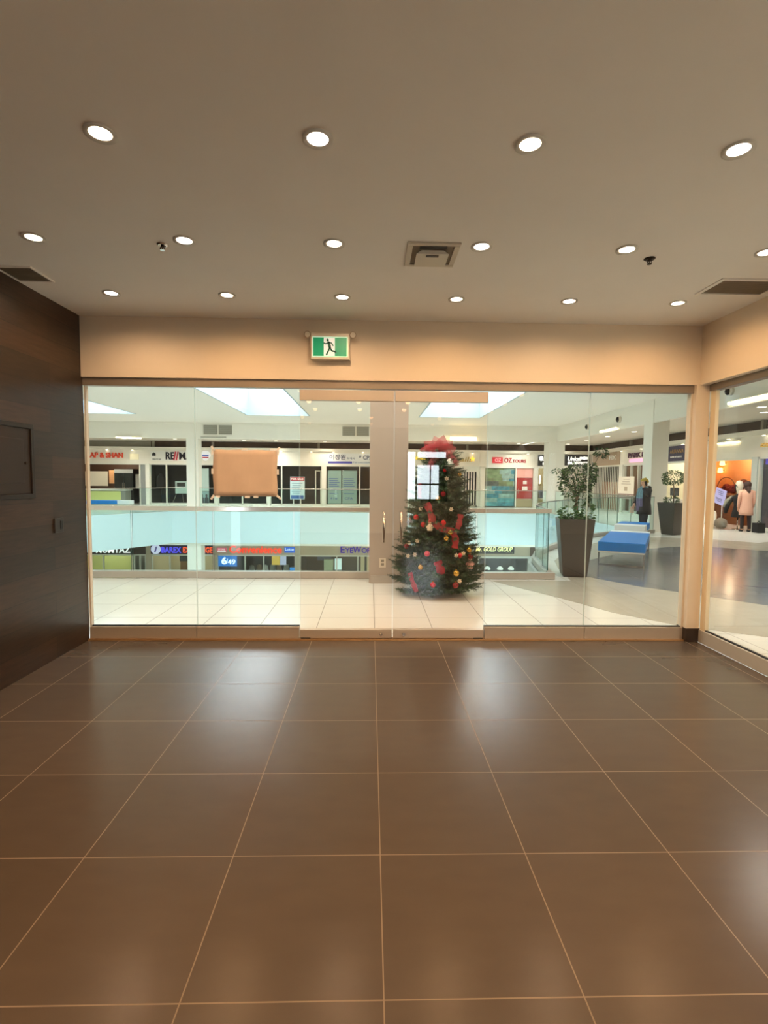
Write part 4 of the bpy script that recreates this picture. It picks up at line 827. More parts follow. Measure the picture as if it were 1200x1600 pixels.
# --- lower level
LZ = -5.1
def lower(name, label, a0, a1, back, posts=(), light=20, lcol=(1, .9, .72), glazed=True): return shop(name, label, NW, a0, a1, LZ, -2.8, 2.6, back, posts=posts, glazed=glazed, light=light, lcol=lcol)
lower('lower_food_shop', 'yellow-green lit food shop on the lower level, far left', -17.4, -13.35, M_('lower_green', (196, 198, 140), .6), posts=(-15.0,), light=60)
t = sign('dark sign with white capitals cut off by the slab, lower left', NW, -17.4, -13.3, -2.79, -2.2, M_('sign_umber', (52, 46, 40), .4)); letters('MUMTAZ', WLET, t, NW, -15.35, -13.45, -2.72, -2.36, .05, .02, bold=.02)
lower('lower_passage', 'grey double doors beside the lower food shop', -13.3, -12.62, M_('passage_grey', (150, 150, 140), .5), posts=(-12.95,), light=6)
slab('dark_header', NW, -13.3, -12.62, -2.79, -2.2, .002, .04, M_('header_umber', (62, 52, 44), .5), 'dark header above the grey lower passage doors', 'panel')
pil(NW, -12.6, -12.3, LZ, -2.8, 'tan lower level post left of the exchange sign', GREIGE)
lower('exchange_shop', 'money exchange shop on the lower level', -12.3, -8.83, M_('exchange_back', (206, 196, 168), .6), posts=(-11.3,), light=40)
slab('wall_panel', NW, -11.1, -10.55, LZ + .01, -2.85, -1.2, -1.1, M_('wood_tan', (150, 110, 70), .5), 'tan wooden panel inside the exchange shop', 'panel')
slab('wall_screen', NW, -10.9, -9.9, -3.25, -2.82, -.5, -.45, M_('screen_black', (44, 46, 50), .2), 'black screen hanging in the exchange shop', 'screen')
t = sign('blue and red lit exchange sign with a round pale logo', NW, -12.32, -8.86, -2.75, -2.24, M_('exch_navy', (34, 26, 70), .4))
letters('BAREX', M_('exch_blue', (92, 84, 240), .4, emis=.8), t, NW, -11.72, -10.62, -2.70, -2.36, .05, .02, bold=.03); letters('EXCHANGE', M_('exch_red', (240, 96, 56), .4, emis=.9, ecol=(240, 84, 44)), t, NW, -10.52, -8.88, -2.70, -2.36, .05, .02, name='second_word', bold=.03)
b = BM(); prism(b, [(-12.03 + .27 * math.cos(k * PI / 12), -2.50 + .27 * math.sin(k * PI / 12)) for k in range(24)], .05, .08, lambda x, y, z: NW(x, z, y)); obj('logo_disc', b, M_('logo_pale', (214, 214, 244), .4, emis=.6), t)
b = BM(); prism(b, [(-12.12, -2.66), (-12.03, -2.66), (-11.93, -2.34), (-12.02, -2.34)], .08, .09, lambda x, y, z: NW(x, z, y)); obj('logo_stroke', b, M_('logo_blue', (150, 150, 220), .4), t)
pil(NW, -8.83, -8.62, LZ, -2.8, 'tan lower level post left of the convenience store', GREIGE)
CV = lower('convenience_store', 'lower level convenience store under the red lettering', -8.62, -4.24, M_('store_back', (84, 80, 72), .6), posts=(-7.08, -6.03), light=10)
t = sign('glowing red Convenience lettering on the lower level', NW, -7.96, -4.98, -2.72, -2.26); letters('Convenience', M_('conv_red', (236, 74, 48), .4, emis=.95, ecol=(240, 66, 40)), t, NW, -7.94, -5.0, -2.70, -2.27, 0, .06, bold=.022)
t = sign('small pink and white sign left of the red lettering', NW, -8.64, -8.1, -2.66, -2.40, M_('pink_sign', (226, 110, 130), .4, emis=.4)); slab('white_strip', NW, -8.60, -8.14, -2.64, -2.56, .05, .055, M_('strip_white', (246, 236, 230), .4, emis=.5), parent=t); letters('STORE', M_('strip_white', (246, 236, 230), .4, emis=.5), t, NW, -8.56, -8.18, -2.53, -2.44, .05, .006)
t = sign('blue lottery sign right of the red lettering', NW, -4.85, -4.26, -2.66, -2.34, M_('lottery_blue', (52, 104, 206), .4, emis=.5)); letters('Lotto', M_('lottery_white', (226, 240, 255), .4, emis=.7), t, NW, -4.80, -4.32, -2.54, -2.38, .05, .01, bold=.012)
t = sign('large blue lit lottery panel in the convenience store window', NW, -8.56, -7.50, -3.48, -2.86); 
slab('panel', NW, -8.56, -7.52, -3.46, -2.86, .012, .05, M_('lot_panel', (44, 116, 196), .4, emis=.6), parent=t)
letters('6', M_('lot_white', (232, 246, 255), .4, emis=.9), t, NW, -8.38, -8.08, -3.34, -2.92, .05, .012, bold=.04); letters('/', M_('lot_white', (232, 246, 255), .4, emis=.9), t, NW, -8.10, -8.02, -3.30, -3.02, .05, .012, name='slash', bold=.0); letters('49', M_('lot_white', (232, 246, 255), .4, emis=.9), t, NW, -8.04, -7.60, -3.34, -3.05, .05, .012, name='second_digits', bold=.03)
slab('window_poster', NW, -5.56, -5.12, -3.36, -2.87, .012, .03, M_('poster_gold', (222, 186, 90), .4, emis=.3), 'gold poster in the convenience store window', 'poster')
slab('window_poster', NW, -5.1, -4.75, -3.36, -2.87, .012, .03, M_('poster_white', (196, 200, 226), .4, emis=.3), 'white and violet poster beside the gold one', 'poster')
slab('window_sticker', NW, -4.55, -4.28, -3.9, -3.5, .012, .03, M_('sticker_blue', (70, 150, 226), .4, emis=.4), 'small blue sticker at the right end of the convenience window', 'sticker')
rr = random.Random(5)
for k in range(7):
    x = -6.95 + k * .4; h_ = .25 + rr.random() * .35; b = BM(); lathe(b, [(.02, -4.6), (.16, -4.5), (.2, -4.0), (.14, -3.75 + h_ * .3), (.03, -3.7 + h_ * .3)], (x, 30.6 + .2 * (k % 2), 0), 10)
    tag(obj('display_bag', b, M_(['bag_grey', 'bag_tan', 'bag_white'][k % 3], [(150, 150, 140), (140, 116, 90), (206, 206, 200)][k % 3], .6), loc=(x, 30.6 + .2 * (k % 2), -4.6)), 'pale goods piled behind the convenience store window', 'goods', 'goods behind the convenience window')
t = thing('display_table', 'dark table carrying goods behind the convenience window', 'table', (-5.7, 30.7, LZ)); b = BM(); box(b, -7.2, -4.4, 30.35, 31.1, -4.66, -4.605); obj('top', b, DARK, t)
for x in (-7.1, -4.5):
    for y in (30.42, 31.03): b = BM(); box(b, x - .03, x + .03, y - .03, y + .03, LZ + .002, -4.66); obj('leg', b, DARK, t)
pil(NW, -4.24, -3.98, LZ, -2.8, 'tan lower level post right of the convenience store', GREIGE)
lower('optical_shop', 'grey optical shop on the lower level beside the beige column', -3.98, 2.0, M_('optic_back', (112, 106, 98), .6), posts=(-1.9, -.7), light=14)
t = sign('purple serif lettering left of the beige column', NW, -1.7, .9, -2.68, -2.26); letters('E', M_('optic_purple', (70, 40, 170), .4, emis=.35), t, NW, -1.68, -1.44, -2.66, -2.28, 0, .05, name='initial'); letters('YE', M_('optic_purple', (70, 40, 170), .4, emis=.35), t, NW, -1.42, -.98, -2.66, -2.36, 0, .05); letters('W', M_('optic_purple', (70, 40, 170), .4, emis=.35), t, NW, -.98, -.52, -2.66, -2.28, 0, .05, name='second_initial'); letters('ORLD', M_('optic_purple', (70, 40, 170), .4, emis=.35), t, NW, -.48, .5, -2.66, -2.36, 0, .05, name='second_word')
for x0, x1, z1, c, e, lb in ((-2.66, -2.14, -3.12, (176, 190, 160), .15, 'pale green display case in the optical shop'), (-2.04, -1.66, -3.08, (216, 240, 244), .7, 'glowing white display case in the optical shop')):
    t = thing('display_case', lb, 'display', ((x0 + x1) / 2, 30.0, LZ)); slab('cabinet', N_(29.9), x0, x1, LZ + .004, z1 - .62, -.3, 0, M_('case_grey', (140, 140, 132), .5), parent=t); slab('lit_panel', N_(29.9), x0, x1, z1 - .62, z1, -.3, 0, M_('case_%d' % c[0], c, .4, emis=e), parent=t)
slab('wall_picture', NW, -3.1, -2.3, -3.25, -2.95, -1.0, -.97, M_('poster_dim', (120, 128, 150), .5), 'blue-grey picture on the optical shop wall', 'picture')
for x in (-.55, -.2, .2): slab('picture', NW, x, x + .22, -3.9, -2.9, -.8, -.7, M_('panel_cream', (222, 206, 170), .5, emis=.1), 'cream display picture hanging in the optical shop', 'picture', group='cream panels of the optical shop')
pil(NW, 5.6, 5.85, LZ, -2.8, 'tan lower level post hidden beside the christmas tree', GREIGE)
lower('jewellery_shop', 'dark jewellery shop on the lower level under the black sign', 5.85, 9.1, M_('jewel_back', (70, 72, 72), .6), posts=(6.2,), light=10)
slab('white_ledge', NW, 5.7, 9.1, -2.92, -2.80, .012, .06, FR, 'white ledge under the black gold-lettered sign', 'ledge')
t = sign('black sign with slanted pale yellow capitals, lower right', NW, 5.93, 8.23, -2.66, -2.22, M_('gold_sign', (44, 42, 36), .4)); letters('Mr. GOLD GROUP', M_('gold_pale', (250, 244, 176), .4, emis=.85), t, NW, 6.02, 8.14, -2.52, -2.27, .05, .02, shear=.25, bold=.018); letters('jewellery', M_('gold_dim', (150, 146, 120), .4), t, NW, 7.75, 8.15, -2.62, -2.56, .05, .01, name='second_line')
for x, lb in ((6.9, 'left white pendant light in the jewellery shop'), (7.65, 'middle white pendant light in the jewellery shop'), (8.3, 'right white pendant light in the jewellery shop')):
    t = thing('pendant_lamp', lb, 'light', (x, 30.3, -2.8), 'pendant lights of the jewellery shop'); b = BM(); lathe(b, [(.17, -3.72), (.18, -3.66), (.14, -3.58), (.03, -3.52)], (x, 30.3, 0), 16); obj('shade', b, M_('shade_white', (244, 242, 232), .4, emis=.7), t); b = BM(); cyl(b, (x, 30.3, -3.52), (x, 30.3, -2.46), .008, seg=6); obj('cord', b, DARK, t)
b = BM(); box(b, 9.15, 10.6, 29.42, 29.49, -2.8, -2.2); tag(obj('wall_panel', b, M_('panel_umber', (84, 66, 52), .5), loc=(9.9, 29.45, -2.8)), 'brown panel right of the jewellery sign', 'panel')
# small spotlights under the ledges and the light they throw on the sign bands
SPM = M_('spot_glow', (255, 246, 220), .4, emis=9, ecol=(255, 244, 214))
def sign_spot(wall, a, z, label, energy=2.2):
    t = thing('sign_spotlight', label, 'spotlight', wall(a, .10, z), 'sign spotlights'); b = BM(); c = wall(a, .10, z)
    cyl(b, c, (c[0], c[1], c[2] - .03), .05, .06, 12); obj('can', b, FR, t); b = BM(); cyl(b, (c[0], c[1], c[2] - .031), (c[0], c[1], c[2] - .036), .05, seg=12); obj('lens', b, SPM, t)
    p = wall(a, .11, z - .05); lamp('sign_beam', 'SPOT', p, energy, (1, .86, .55), .02, 70, .6)
for a, lb in ((-14.6, 'left spotlight above the food counter lettering'), (-13.2, 'right spotlight above the food counter lettering'), (-5.0, 'spotlight just right of the brown paper'), (-3.33, 'spotlight above the for sale board'), (-2.1, 'left spotlight above the Korean sign'), (-.45, 'right spotlight above the Korean sign'), (5.72, 'spotlight above the star right of the tree'), (8.85, 'spotlight right of the travel sign')): sign_spot(NW, a, 3.055, lb)
for a, lb in ((25.7, 'spotlight on the pillar right of the bar gate'), (23.8, 'spotlight above the purple lettering'), (20.6, 'spotlight above the navy sign'), (17.93, 'spotlight above the orange boutique'), (16.3, 'spotlight above the gold script')): sign_spot(EW_, a, 3.055, lb)
for a, lb in ((-3.7, 'left lower spotlight right of the blue lottery sign'), (-2.05, 'right lower spotlight right of the blue lottery sign'), (8.67, 'lower spotlight right of the black gold-lettered sign')): sign_spot(NW, a, -2.16, lb, 1.6)
t = thing('linear_light', 'short linear light under the ledge above the boutique', 'light', (12.4, 18.1, 2.95)); slab('tube', EW_, 18.6, 17.5, 2.90, 2.935, .02, .07, TUBE, parent=t); slab('housing', EW_, 18.62, 17.48, 2.936, 2.97, .0, .08, FR, parent=t)

# ================================================================ CHRISTMAS TREE
def rad(z):
    T = [(0, .46), (.1, .56), (.4, .57), (.75, .46), (1.1, .39), (1.45, .33), (1.75, .23), (2.0, .10)]
    for (a, b_), (c, d) in zip(T, T[1:]):
        if a <= z <= c: return b_ + (d - b_) * (z - a) / (c - a)
    return .05
TCX, TCY = .92, 7.12
def inside_column(p): return p.x < .575 and p.y > 7.62
def twig(bm, p, d, L_, rr, mi, needle=.055, n=15):
    """a sprig: thin stem with needles set round it"""
    d = d.normalized(); a = d.orthogonal().normalized(); c = d.cross(a)
    q = p + d * L_
    v = [bm.verts.new(p + a * .003), bm.verts.new(p - a * .003), bm.verts.new(q)]; bm.faces.new(v).material_index = 2
    for k in range(n):
        t = (k + .4) / n; th = k * 2.4 + rr.random(); o_ = p + d * (L_ * t)
        w = (a * math.cos(th) + c * math.sin(th)); nd = (w * .8 + d * .65).normalized() * needle * (1.1 - .4 * t)
        s = d.cross(w) * .0055
        bm.faces.new((bm.verts.new(o_ - s), bm.verts.new(o_ + s), bm.verts.new(o_ + nd))).material_index = mi
rr = random.Random(21)
tree = thing('christmas_tree', 'decorated green christmas tree behind the right glass door', 'tree', (TCX, TCY, 0))
b = BM(); cyl(b, (TCX, TCY, .02), (TCX + .03, TCY, 1.78), .03, .012, 10); obj('trunk', b, M_('trunk_brown', (70, 52, 36), .8), tree)
b = BM()
for k in range(4):
    a = k * PI / 2 + .5; tube(b, [(TCX, TCY, .12), (TCX + .2 * math.cos(a), TCY + .2 * math.sin(a), .012)], .012)
obj('stand', b, M_('stand_green', (30, 52, 36), .5), tree)
b = BM(); z = .10; lay = 0
while z < 1.86:
    R_ = rad(z); nb = max(5, int(11 * R_ / .45) + 3)
    for k in range(nb):
        a = 2 * PI * (k + .5 * (lay % 2)) / nb + rr.uniform(-.2, .2); ln = R_ * rr.uniform(.78, 1.08)
        base = Vector((TCX + .02 * z, TCY, z + .05)); dirv = Vector((math.cos(a), math.sin(a), 0))
        tip = base + dirv * ln + Vector((0, 0, -.10 * ln + rr.uniform(-.03, .05)))
        if inside_column(tip): continue
        steps = max(2, int(ln / .05))
        for s in range(steps + 1):
            t = .18 + .82 * s / steps; p = base.lerp(tip, t) + Vector((0, 0, -.05 * math.sin(PI * t)))
            mi = rr.choice((0, 0, 1)); side = dirv.cross(Vector((0, 0, 1)))
            if s == steps: twig(b, p, dirv + Vector((0, 0, .25)), .10, rr, mi)
            else:
                for sg in (-1, 1):
                    dd = dirv * .8 + side * sg * rr.uniform(.5, .9) + Vector((0, 0, rr.uniform(-.1, .35)))
                    if not inside_column(p + dd.normalized() * .14): twig(b, p, dd, .12 * (1.15 - .3 * t), rr, mi)
        v = [b.verts.new(base + side * .006), b.verts.new(base - side * .006), b.verts.new(tip)]; b.faces.new(v).material_index = 2
    z += .058; lay += 1
for k in range(14): twig(b, Vector((TCX + .03, TCY, 1.74 + .01 * k)), Vector((rr.uniform(-.6, .6), rr.uniform(-.6, .6), 1)), .12, rr, 0)
obj('foliage', b, [M_('needle_green', (30, 58, 34), .55), M_('needle_green_light', (48, 80, 44), .55), M_('twig_brown', (60, 48, 32), .8)], tree)
# ribbons and the tulle bow
TUL = M_('red_tulle', (158, 28, 44), .5, alpha=.84); TULP = M_('pink_tulle', (222, 96, 104), .5, alpha=.30); TULR = M_('red_sheer', (190, 46, 62), .5, alpha=.40)
def strip(bm, pts, w, wave=.012, axis=Vector((0, 0, 1))):
    pts = [Vector(p) for p in pts]; P_ = []
    for p, q in zip(pts, pts[1:]):
        for k in range(6): P_.append(p.lerp(q, k / 6))
    P_.append(pts[-1]); prev = None
    for i, p in enumerate(P_):
        d = (P_[min(i + 1, len(P_) - 1)] - P_[max(i - 1, 0)]).normalized(); n = d.cross(Vector((0, -1, 0.0)))
        n = n.normalized() if n.length > .05 else Vector((0, 0, 1)); o_ = Vector((0, wave * math.sin(i * 1.3), 0)); ww = w * (1 + .15 * math.sin(i * .9))
        cur = (bm.verts.new(p + n * ww / 2 + o_), bm.verts.new(p + Vector((0, -.012, 0)) - o_ * .5), bm.verts.new(p - n * ww / 2 + o_))
        if prev:
            for j in (0, 1): bm.faces.new((prev[j], prev[j + 1], cur[j + 1], cur[j])).smooth = True
        prev = cur
for pts, w, lb in (([(.731, 6.80, 1.235), (.777, 6.75, 1.119), (.815, 6.70, .98), (.928, 6.66, .91), (1.07, 6.66, .869), (1.095, 6.65, .77), (1.083, 6.62, .666)], .085, 'wide red ribbon zigzagging down the middle of the christmas tree'), ([(.515, 6.70, .335), (.547, 6.66, .223), (.60, 6.62, .10)], .06, 'red ribbon end hanging low at the left of the tree'), ([(1.172, 6.75, 1.096), (1.162, 6.73, 1.022), (1.124, 6.69, .908)], .07, 'red ribbon piece on the right edge of the tree'), ([(.855, 6.56, .508), (.877, 6.54, .446), (.909, 6.53, .345)], .10, 'loose red tulle puff low in the middle of the tree'), ([(.664, 7.0, 1.49), (.652, 6.95, 1.379), (.656, 6.91, 1.295)], .05, 'narrow red ribbon at the upper left of the tree')):
    b = BM(); strip(b, pts, w); tag(obj('ribbon', b, TUL, loc=pts[0]), lb, 'ribbon', 'ribbons of the christmas tree')
bow = thing('tulle_bow', 'big red and pink tulle bow on top of the christmas tree', 'bow', (.93, 7.08, 1.86))
def loop(a, L_, w, tilt, m, name):
    """a puffed loop of sheer ribbon: a crinkled hollow petal, open seams at the knot"""
    b = BM(); ax = Vector((math.cos(a), tilt, math.sin(a))).normalized(); nn = ax.cross(Vector((0, 1, 0))).normalized(); dd = ax.cross(nn); c = Vector((.93, 7.05, 1.90)); rings = []
    for k in range(11):
        t = k / 10; q_ = math.sin(PI * t ** .8) * .98 + .02; g = []
        for j in range(16):
            th = 2 * PI * j / 16; cr = 1 + .06 * math.sin(3 * th + 1.1 * k) + .03 * math.sin(5 * th - k)
            g.append(b.verts.new(c + ax * (L_ * t) + nn * (math.cos(th) * L_ * .36 * q_ * cr) + dd * (math.sin(th) * w * .42 * q_ * cr)))
        rings.append(g)
    for A_, B_ in zip(rings, rings[1:]):
        for j in range(16): b.faces.new((A_[j], A_[(j + 1) % 16], B_[(j + 1) % 16], B_[j])).smooth = True
    obj(name, b, m, bow)
for i, (deg, L_, w, tl) in enumerate(((172, .29, .16, -.2), (145, .27, .18, .2), (112, .25, .18, -.3), (78, .25, .18, .1), (48, .25, .18, -.2), (18, .25, .16, .2), (205, .20, .14, -.4), (-28, .26, .16, -.3), (95, .2, .16, -.7))): loop(math.radians(deg), L_, w, tl, TULR if i in (0, 1, 3, 6) else TULP, 'loop')
b = BM(); strip(b, [(.90, 7.0, 1.88), (.80, 6.92, 1.76), (.78, 6.90, 1.68)], .09); strip(b, [(1.0, 7.0, 1.86), (1.10, 6.92, 1.80), (1.13, 6.90, 1.72)], .09); obj('tails', b, TULP, bow)
b = BM(); ball(b, (.93, 7.02, 1.89), .035); obj('knot', b, TUL, bow)
BALLS = [('gold', (1.172, 6.945, 1.612), 'gold bauble high on the right edge of the christmas tree'), ('gold', (.875, 6.76, 1.299), 'gold bauble in the upper middle of the tree, right of the glass reflection'), ('gold', (1.027, 6.665, .865), 'gold bauble caught in the zigzag ribbon'), ('gold', (.974, 6.645, .788), 'gold bauble just below the zigzag ribbon'), ('gold', (.646, 6.61, .418), 'gold bauble low at the left of the tree'), ('gold', (1.284, 6.72, .629), 'gold bauble on the lower right edge beside the black sign'), ('gold', (1.092, 6.55, .356), 'large gold bauble low at the right front of the tree'),
         ('red', (.975, 6.885, 1.664), 'small red bauble near the top of the tree'), ('dark_red', (.941, 6.75, 1.354), 'dark red bauble beside the upper middle gold one'), ('red', (.606, 6.89, 1.04), 'red bauble on the upper left edge of the tree'), ('red', (.689, 6.765, .953), 'red bauble left of the cream figure'), ('red', (.937, 6.67, .985), 'glossy red bauble above the zigzag ribbon'), ('dark_red', (.483, 6.905, .652), 'dark red bauble on the left edge at mid height'), ('pink', (.729, 6.63, .592), 'pinkish red bauble in the lower middle of the tree'), ('red', (1.15, 6.62, .568), 'red bauble on the lower right side of the tree'), ('dark_red', (1.303, 6.71, .547), 'dark red bauble sticking out at the lower right edge'), ('dark_red', (1.087, 6.55, .202), 'large dark red bauble near the foot of the tree'), ('red', (.799, 6.545, .208), 'red bauble near the foot of the tree, left of the dark red one')]
COL = {'gold': M_('bauble_gold', (206, 164, 74), .2, metal=.8), 'red': M_('bauble_red', (196, 26, 34), .18), 'dark_red': M_('bauble_dark_red', (120, 14, 22), .15), 'pink': M_('bauble_pink', (212, 70, 84), .3)}
for c, p, lb in BALLS:
    r = .042 if 'large' in lb else (.026 if 'small' in lb else .036)
    t = thing('bauble', lb, 'ornament', p, 'baubles on the christmas tree'); b = BM(); ball(b, p, r); obj('ball', b, COL[c], t); b = BM(); cyl(b, (p[0], p[1], p[2] + r * .93), (p[0], p[1], p[2] + r * 1.25), r * .28, seg=10); obj('cap', b, COL['gold'], t)
FLO = [((1.04, 6.72, 1.159), 'gold and white flower pick on the right of the tree, mid height'), ((.661, 6.86, 1.156), 'gold and white flower pick on the upper left of the tree'), ((.613, 6.77, .741), 'white flower pick on the left beside the metal-grey reflection'), ((.514, 6.88, .702), 'white flower pick on the left edge above the dark red bauble'), ((.58, 6.72, .567), 'white flower pick left of the pinkish bauble'), ((.99, 6.825, 1.554), 'white flower pick near the top of the tree'), ((1.098, 6.60, .578), 'white flower pick left of the lower right red bauble'), ((1.196, 6.65, .597), 'white flower pick between the lower right baubles'), ((1.138, 6.56, .254), 'white flower pick above the large dark red bauble'), ((.495, 6.80, .538), 'white flower pick at the lower left edge of the tree')]
b0 = None
for p, lb in FLO:
    t = thing('flower_pick', lb, 'ornament', p, 'white flower picks on the christmas tree')
    b = BM()
    for k in range(6):
        a = k * PI / 3 + p[0] * 9; v = [b.verts.new((p[0] + .004 * math.cos(a), p[1] - .004, p[2] + .004 * math.sin(a))), b.verts.new((p[0] + .02 * math.cos(a - .5), p[1] - .016, p[2] + .02 * math.sin(a - .5))), b.verts.new((p[0] + .034 * math.cos(a), p[1] - .010, p[2] + .034 * math.sin(a))), b.verts.new((p[0] + .02 * math.cos(a + .5), p[1] - .016, p[2] + .02 * math.sin(a + .5)))]; b.faces.new(v)
    obj('petals', b, M_('petal_white', (238, 232, 214), .5), t); b = BM(); ball(b, (p[0], p[1] - .014, p[2]), .007, u=10, v=6); obj('centre', b, M_('centre_cream', (232, 206, 140), .5), t)
def figurine(p, label, body, head, h):
    t = thing('figurine', label, 'ornament', p, 'figures hung on the christmas tree'); x, y, z = p
    b = BM(); lathe(b, [(.002, 0), (.030 * h, .003), (.034 * h, .03 * h), (.022 * h, .075 * h), (.010 * h, .085 * h)], (x, y, z - .05 * h), 12)
    for s in (-1, 1): tube(b, [(x + s * .018 * h, y, z + .02 * h), (x + s * .042 * h, y - .012, z - .012 * h)], [.009 * h, .007 * h], 6)
    obj('body', b, body, t); b = BM(); ball(b, (x, y, z + .05 * h), .021 * h, u=10, v=8); obj('head', b, M_('figure_skin', (226, 186, 164), .5), t)
    b = BM(); lathe(b, [(.023 * h, .055 * h), (.014 * h, .082 * h), (.003 * h, .105 * h)], (x, y, z), 10); obj('hat', b, head, t)
PW = M_('figure_cream', (236, 222, 196), .5); PR = M_('figure_red', (196, 60, 66), .6); PBL = M_('figure_blue', (176, 190, 214), .5); PPK = M_('figure_pink', (226, 168, 160), .6)
figurine((.767, 6.70, .935), 'cream figure ornament in the middle of the tree', PW, PR, 1.1)
figurine((1.30, 6.72, .455), 'pink elf figure ornament on the lower right edge of the tree', PPK, PW, 1.3)
figurine((.53, 6.98, .972), 'pale blue figure ornament on the left edge of the tree', PBL, PBL, 1.0)
t = thing('scarf_ornament', 'white and green bell-shaped ornament under the tulle bow', 'ornament', (1.045, 6.93, 1.776)); b = BM(); lathe(b, [(.075, -.055), (.055, -.03), (.04, .02), (.012, .045)], (1.045, 6.93, 1.776), 16); obj('bell', b, M_('bell_white', (226, 232, 222), .4), t)
b = BM(); tube(b, [(1.045 + .062 * math.cos(a * PI / 8), 6.93 - .062 * math.sin(a * PI / 8), 1.752 - .018 * math.sin(a * PI / 8)) for a in range(9)], .009, 8); obj('green_band', b, M_('band_green', (40, 92, 66), .5), t)

# ================================================================ PLANTERS
def leafy(bm, c, s, n, rr, L_=.06, w=.026, droop=.5, shell=.55):
    for k in range(n):
        a = rr.random() * 2 * PI; u = rr.uniform(-1, 1); q = (shell + (1 - shell) * rr.random()) ** .7; h = math.sqrt(1 - u * u)
        p = Vector((c[0] + s[0] * q * h * math.cos(a), c[1] + s[1] * q * h * math.sin(a), c[2] + s[2] * q * u))
        d = Vector((math.cos(a) + rr.uniform(-.6, .6), math.sin(a) + rr.uniform(-.6, .6), -droop + rr.uniform(-.5, .6))).normalized()
        n_ = d.cross(Vector((rr.uniform(-1, 1), rr.uniform(-1, 1), rr.uniform(-.3, 1)))).normalized() * w / 2; ll = L_ * rr.uniform(.7, 1.2)
        mid = p + d * ll * .5 + Vector((0, 0, .006)); v = [bm.verts.new(x) for x in (p, mid + n_, p + d * ll, mid - n_)]
        f_ = bm.faces.new(v); f_.material_index = rr.choice((0, 0, 1)); f_.smooth = True
POT = M_('pot_brown_grey', (58, 50, 44), .4); LEAF = [M_('leaf_green', (34, 68, 26), .55), M_('leaf_light', (70, 104, 42), .5)]
BARK = M_('bark', (116, 100, 80), .8)
def planter(label, cx, cy, rot, w, wb, h):
    t = thing('planter', label, 'planter', (cx, cy, 0)); R = Matrix.Translation((cx, cy, 0)) @ Matrix.Rotation(rot, 4, 'Z')
    b = BM(); prof = [(wb * .94, .004), (wb, .03), (w, h - .02), (w, h), (w - .03, h), (w - .04, h - .08)]; rings = []
    for q, z in prof: rings.append([b.verts.new(R @ Vector((sx * q, sy * q, z))) for sx, sy in ((-1, -1), (1, -1), (1, 1), (-1, 1))])
    for A_, B_ in zip(rings, rings[1:]):
        for k in range(4): b.faces.new((A_[k], A_[(k + 1) % 4], B_[(k + 1) % 4], B_[k]))
    b.faces.new(rings[0][::-1]); obj('pot', b, POT, t, bevel=.006)
    b = BM(); q = w - .04; v = [b.verts.new(R @ Vector((sx * q, sy * q, h - .075))) for sx, sy in ((-1, -1), (1, -1), (1, 1), (-1, 1))]; b.faces.new(v); obj('soil', b, M_('soil', (44, 34, 26), .9), t)
    return t
rr = random.Random(4)
P1 = planter('tall brown planter with a leafy fig tree beside the blue bench', 3.31, 8.36, -.22, .268, .185, .935)
cx, cy = 3.31, 8.36
b = BM()
tube(b, [(cx, cy, .86), (cx + .03, cy, 1.1), (cx + .01, cy + .01, 1.35), (cx - .05, cy, 1.6)], [.024, .02, .016, .008]); tube(b, [(cx + .03, cy + .02, .86), (cx + .01, cy + .02, 1.15), (cx + .10, cy, 1.5), (cx + .24, cy - .02, 1.75), (cx + .38, cy - .03, 1.98)], [.02, .018, .013, .008, .004])
tube(b, [(cx - .01, cy, 1.3), (cx - .16, cy - .02, 1.55), (cx - .34, cy - .05, 1.72)], [.012, .008, .003])
obj('trunk', b, BARK, P1)
b = BM(); leafy(b, (cx + .05, cy, 1.60), (.27, .26, .24), 620, rr); leafy(b, (cx - .08, cy - .03, 1.50), (.20, .2, .25), 330, rr); leafy(b, (cx + .10, cy, 1.32), (.14, .15, .18), 190, rr); leafy(b, (cx + .24, cy - .02, 1.75), (.08, .08, .09), 60, rr); leafy(b, (cx + .38, cy - .03, 2.0), (.09, .08, .08), 70, rr, .075); leafy(b, (cx - .31, cy - .05, 1.70), (.10, .06, .05), 34, rr)
obj('crown', b, LEAF, P1)
b = BM(); leafy(b, (cx - .13, cy - .08, 1.0), (.14, .14, .16), 150, rr, .07, .035, .1); leafy(b, (cx + .19, cy - .05, 1.02), (.09, .1, .17), 110, rr, .07, .035, .1); leafy(b, (cx + .02, cy - .02, .94), (.2, .18, .08), 120, rr, .06, .03, .1)
obj('undergrowth', b, [M_('under_green', (58, 104, 52), .4), LEAF[1]], P1)
P2 = planter('dark grey planter with a round-headed tree by the far column', 8.79, 14.95, .35, .29, .20, .93)
cx, cy = 8.79, 14.95; b = BM(); tube(b, [(cx, cy, .86), (cx + .02, cy, 1.2), (cx - .01, cy, 1.5)], [.022, .018, .012]); obj('trunk', b, BARK, P2)
b = BM(); leafy(b, (cx, cy, 1.66), (.30, .28, .22), 620, rr, .07); leafy(b, (cx - .14, cy, 1.55), (.16, .16, .12), 100, rr, .07); obj('crown', b, LEAF, P2)
b = BM(); leafy(b, (cx - .08, cy - .05, 1.0), (.2, .18, .14), 200, rr, .07, .03, .1); obj('undergrowth', b, LEAF, P2)

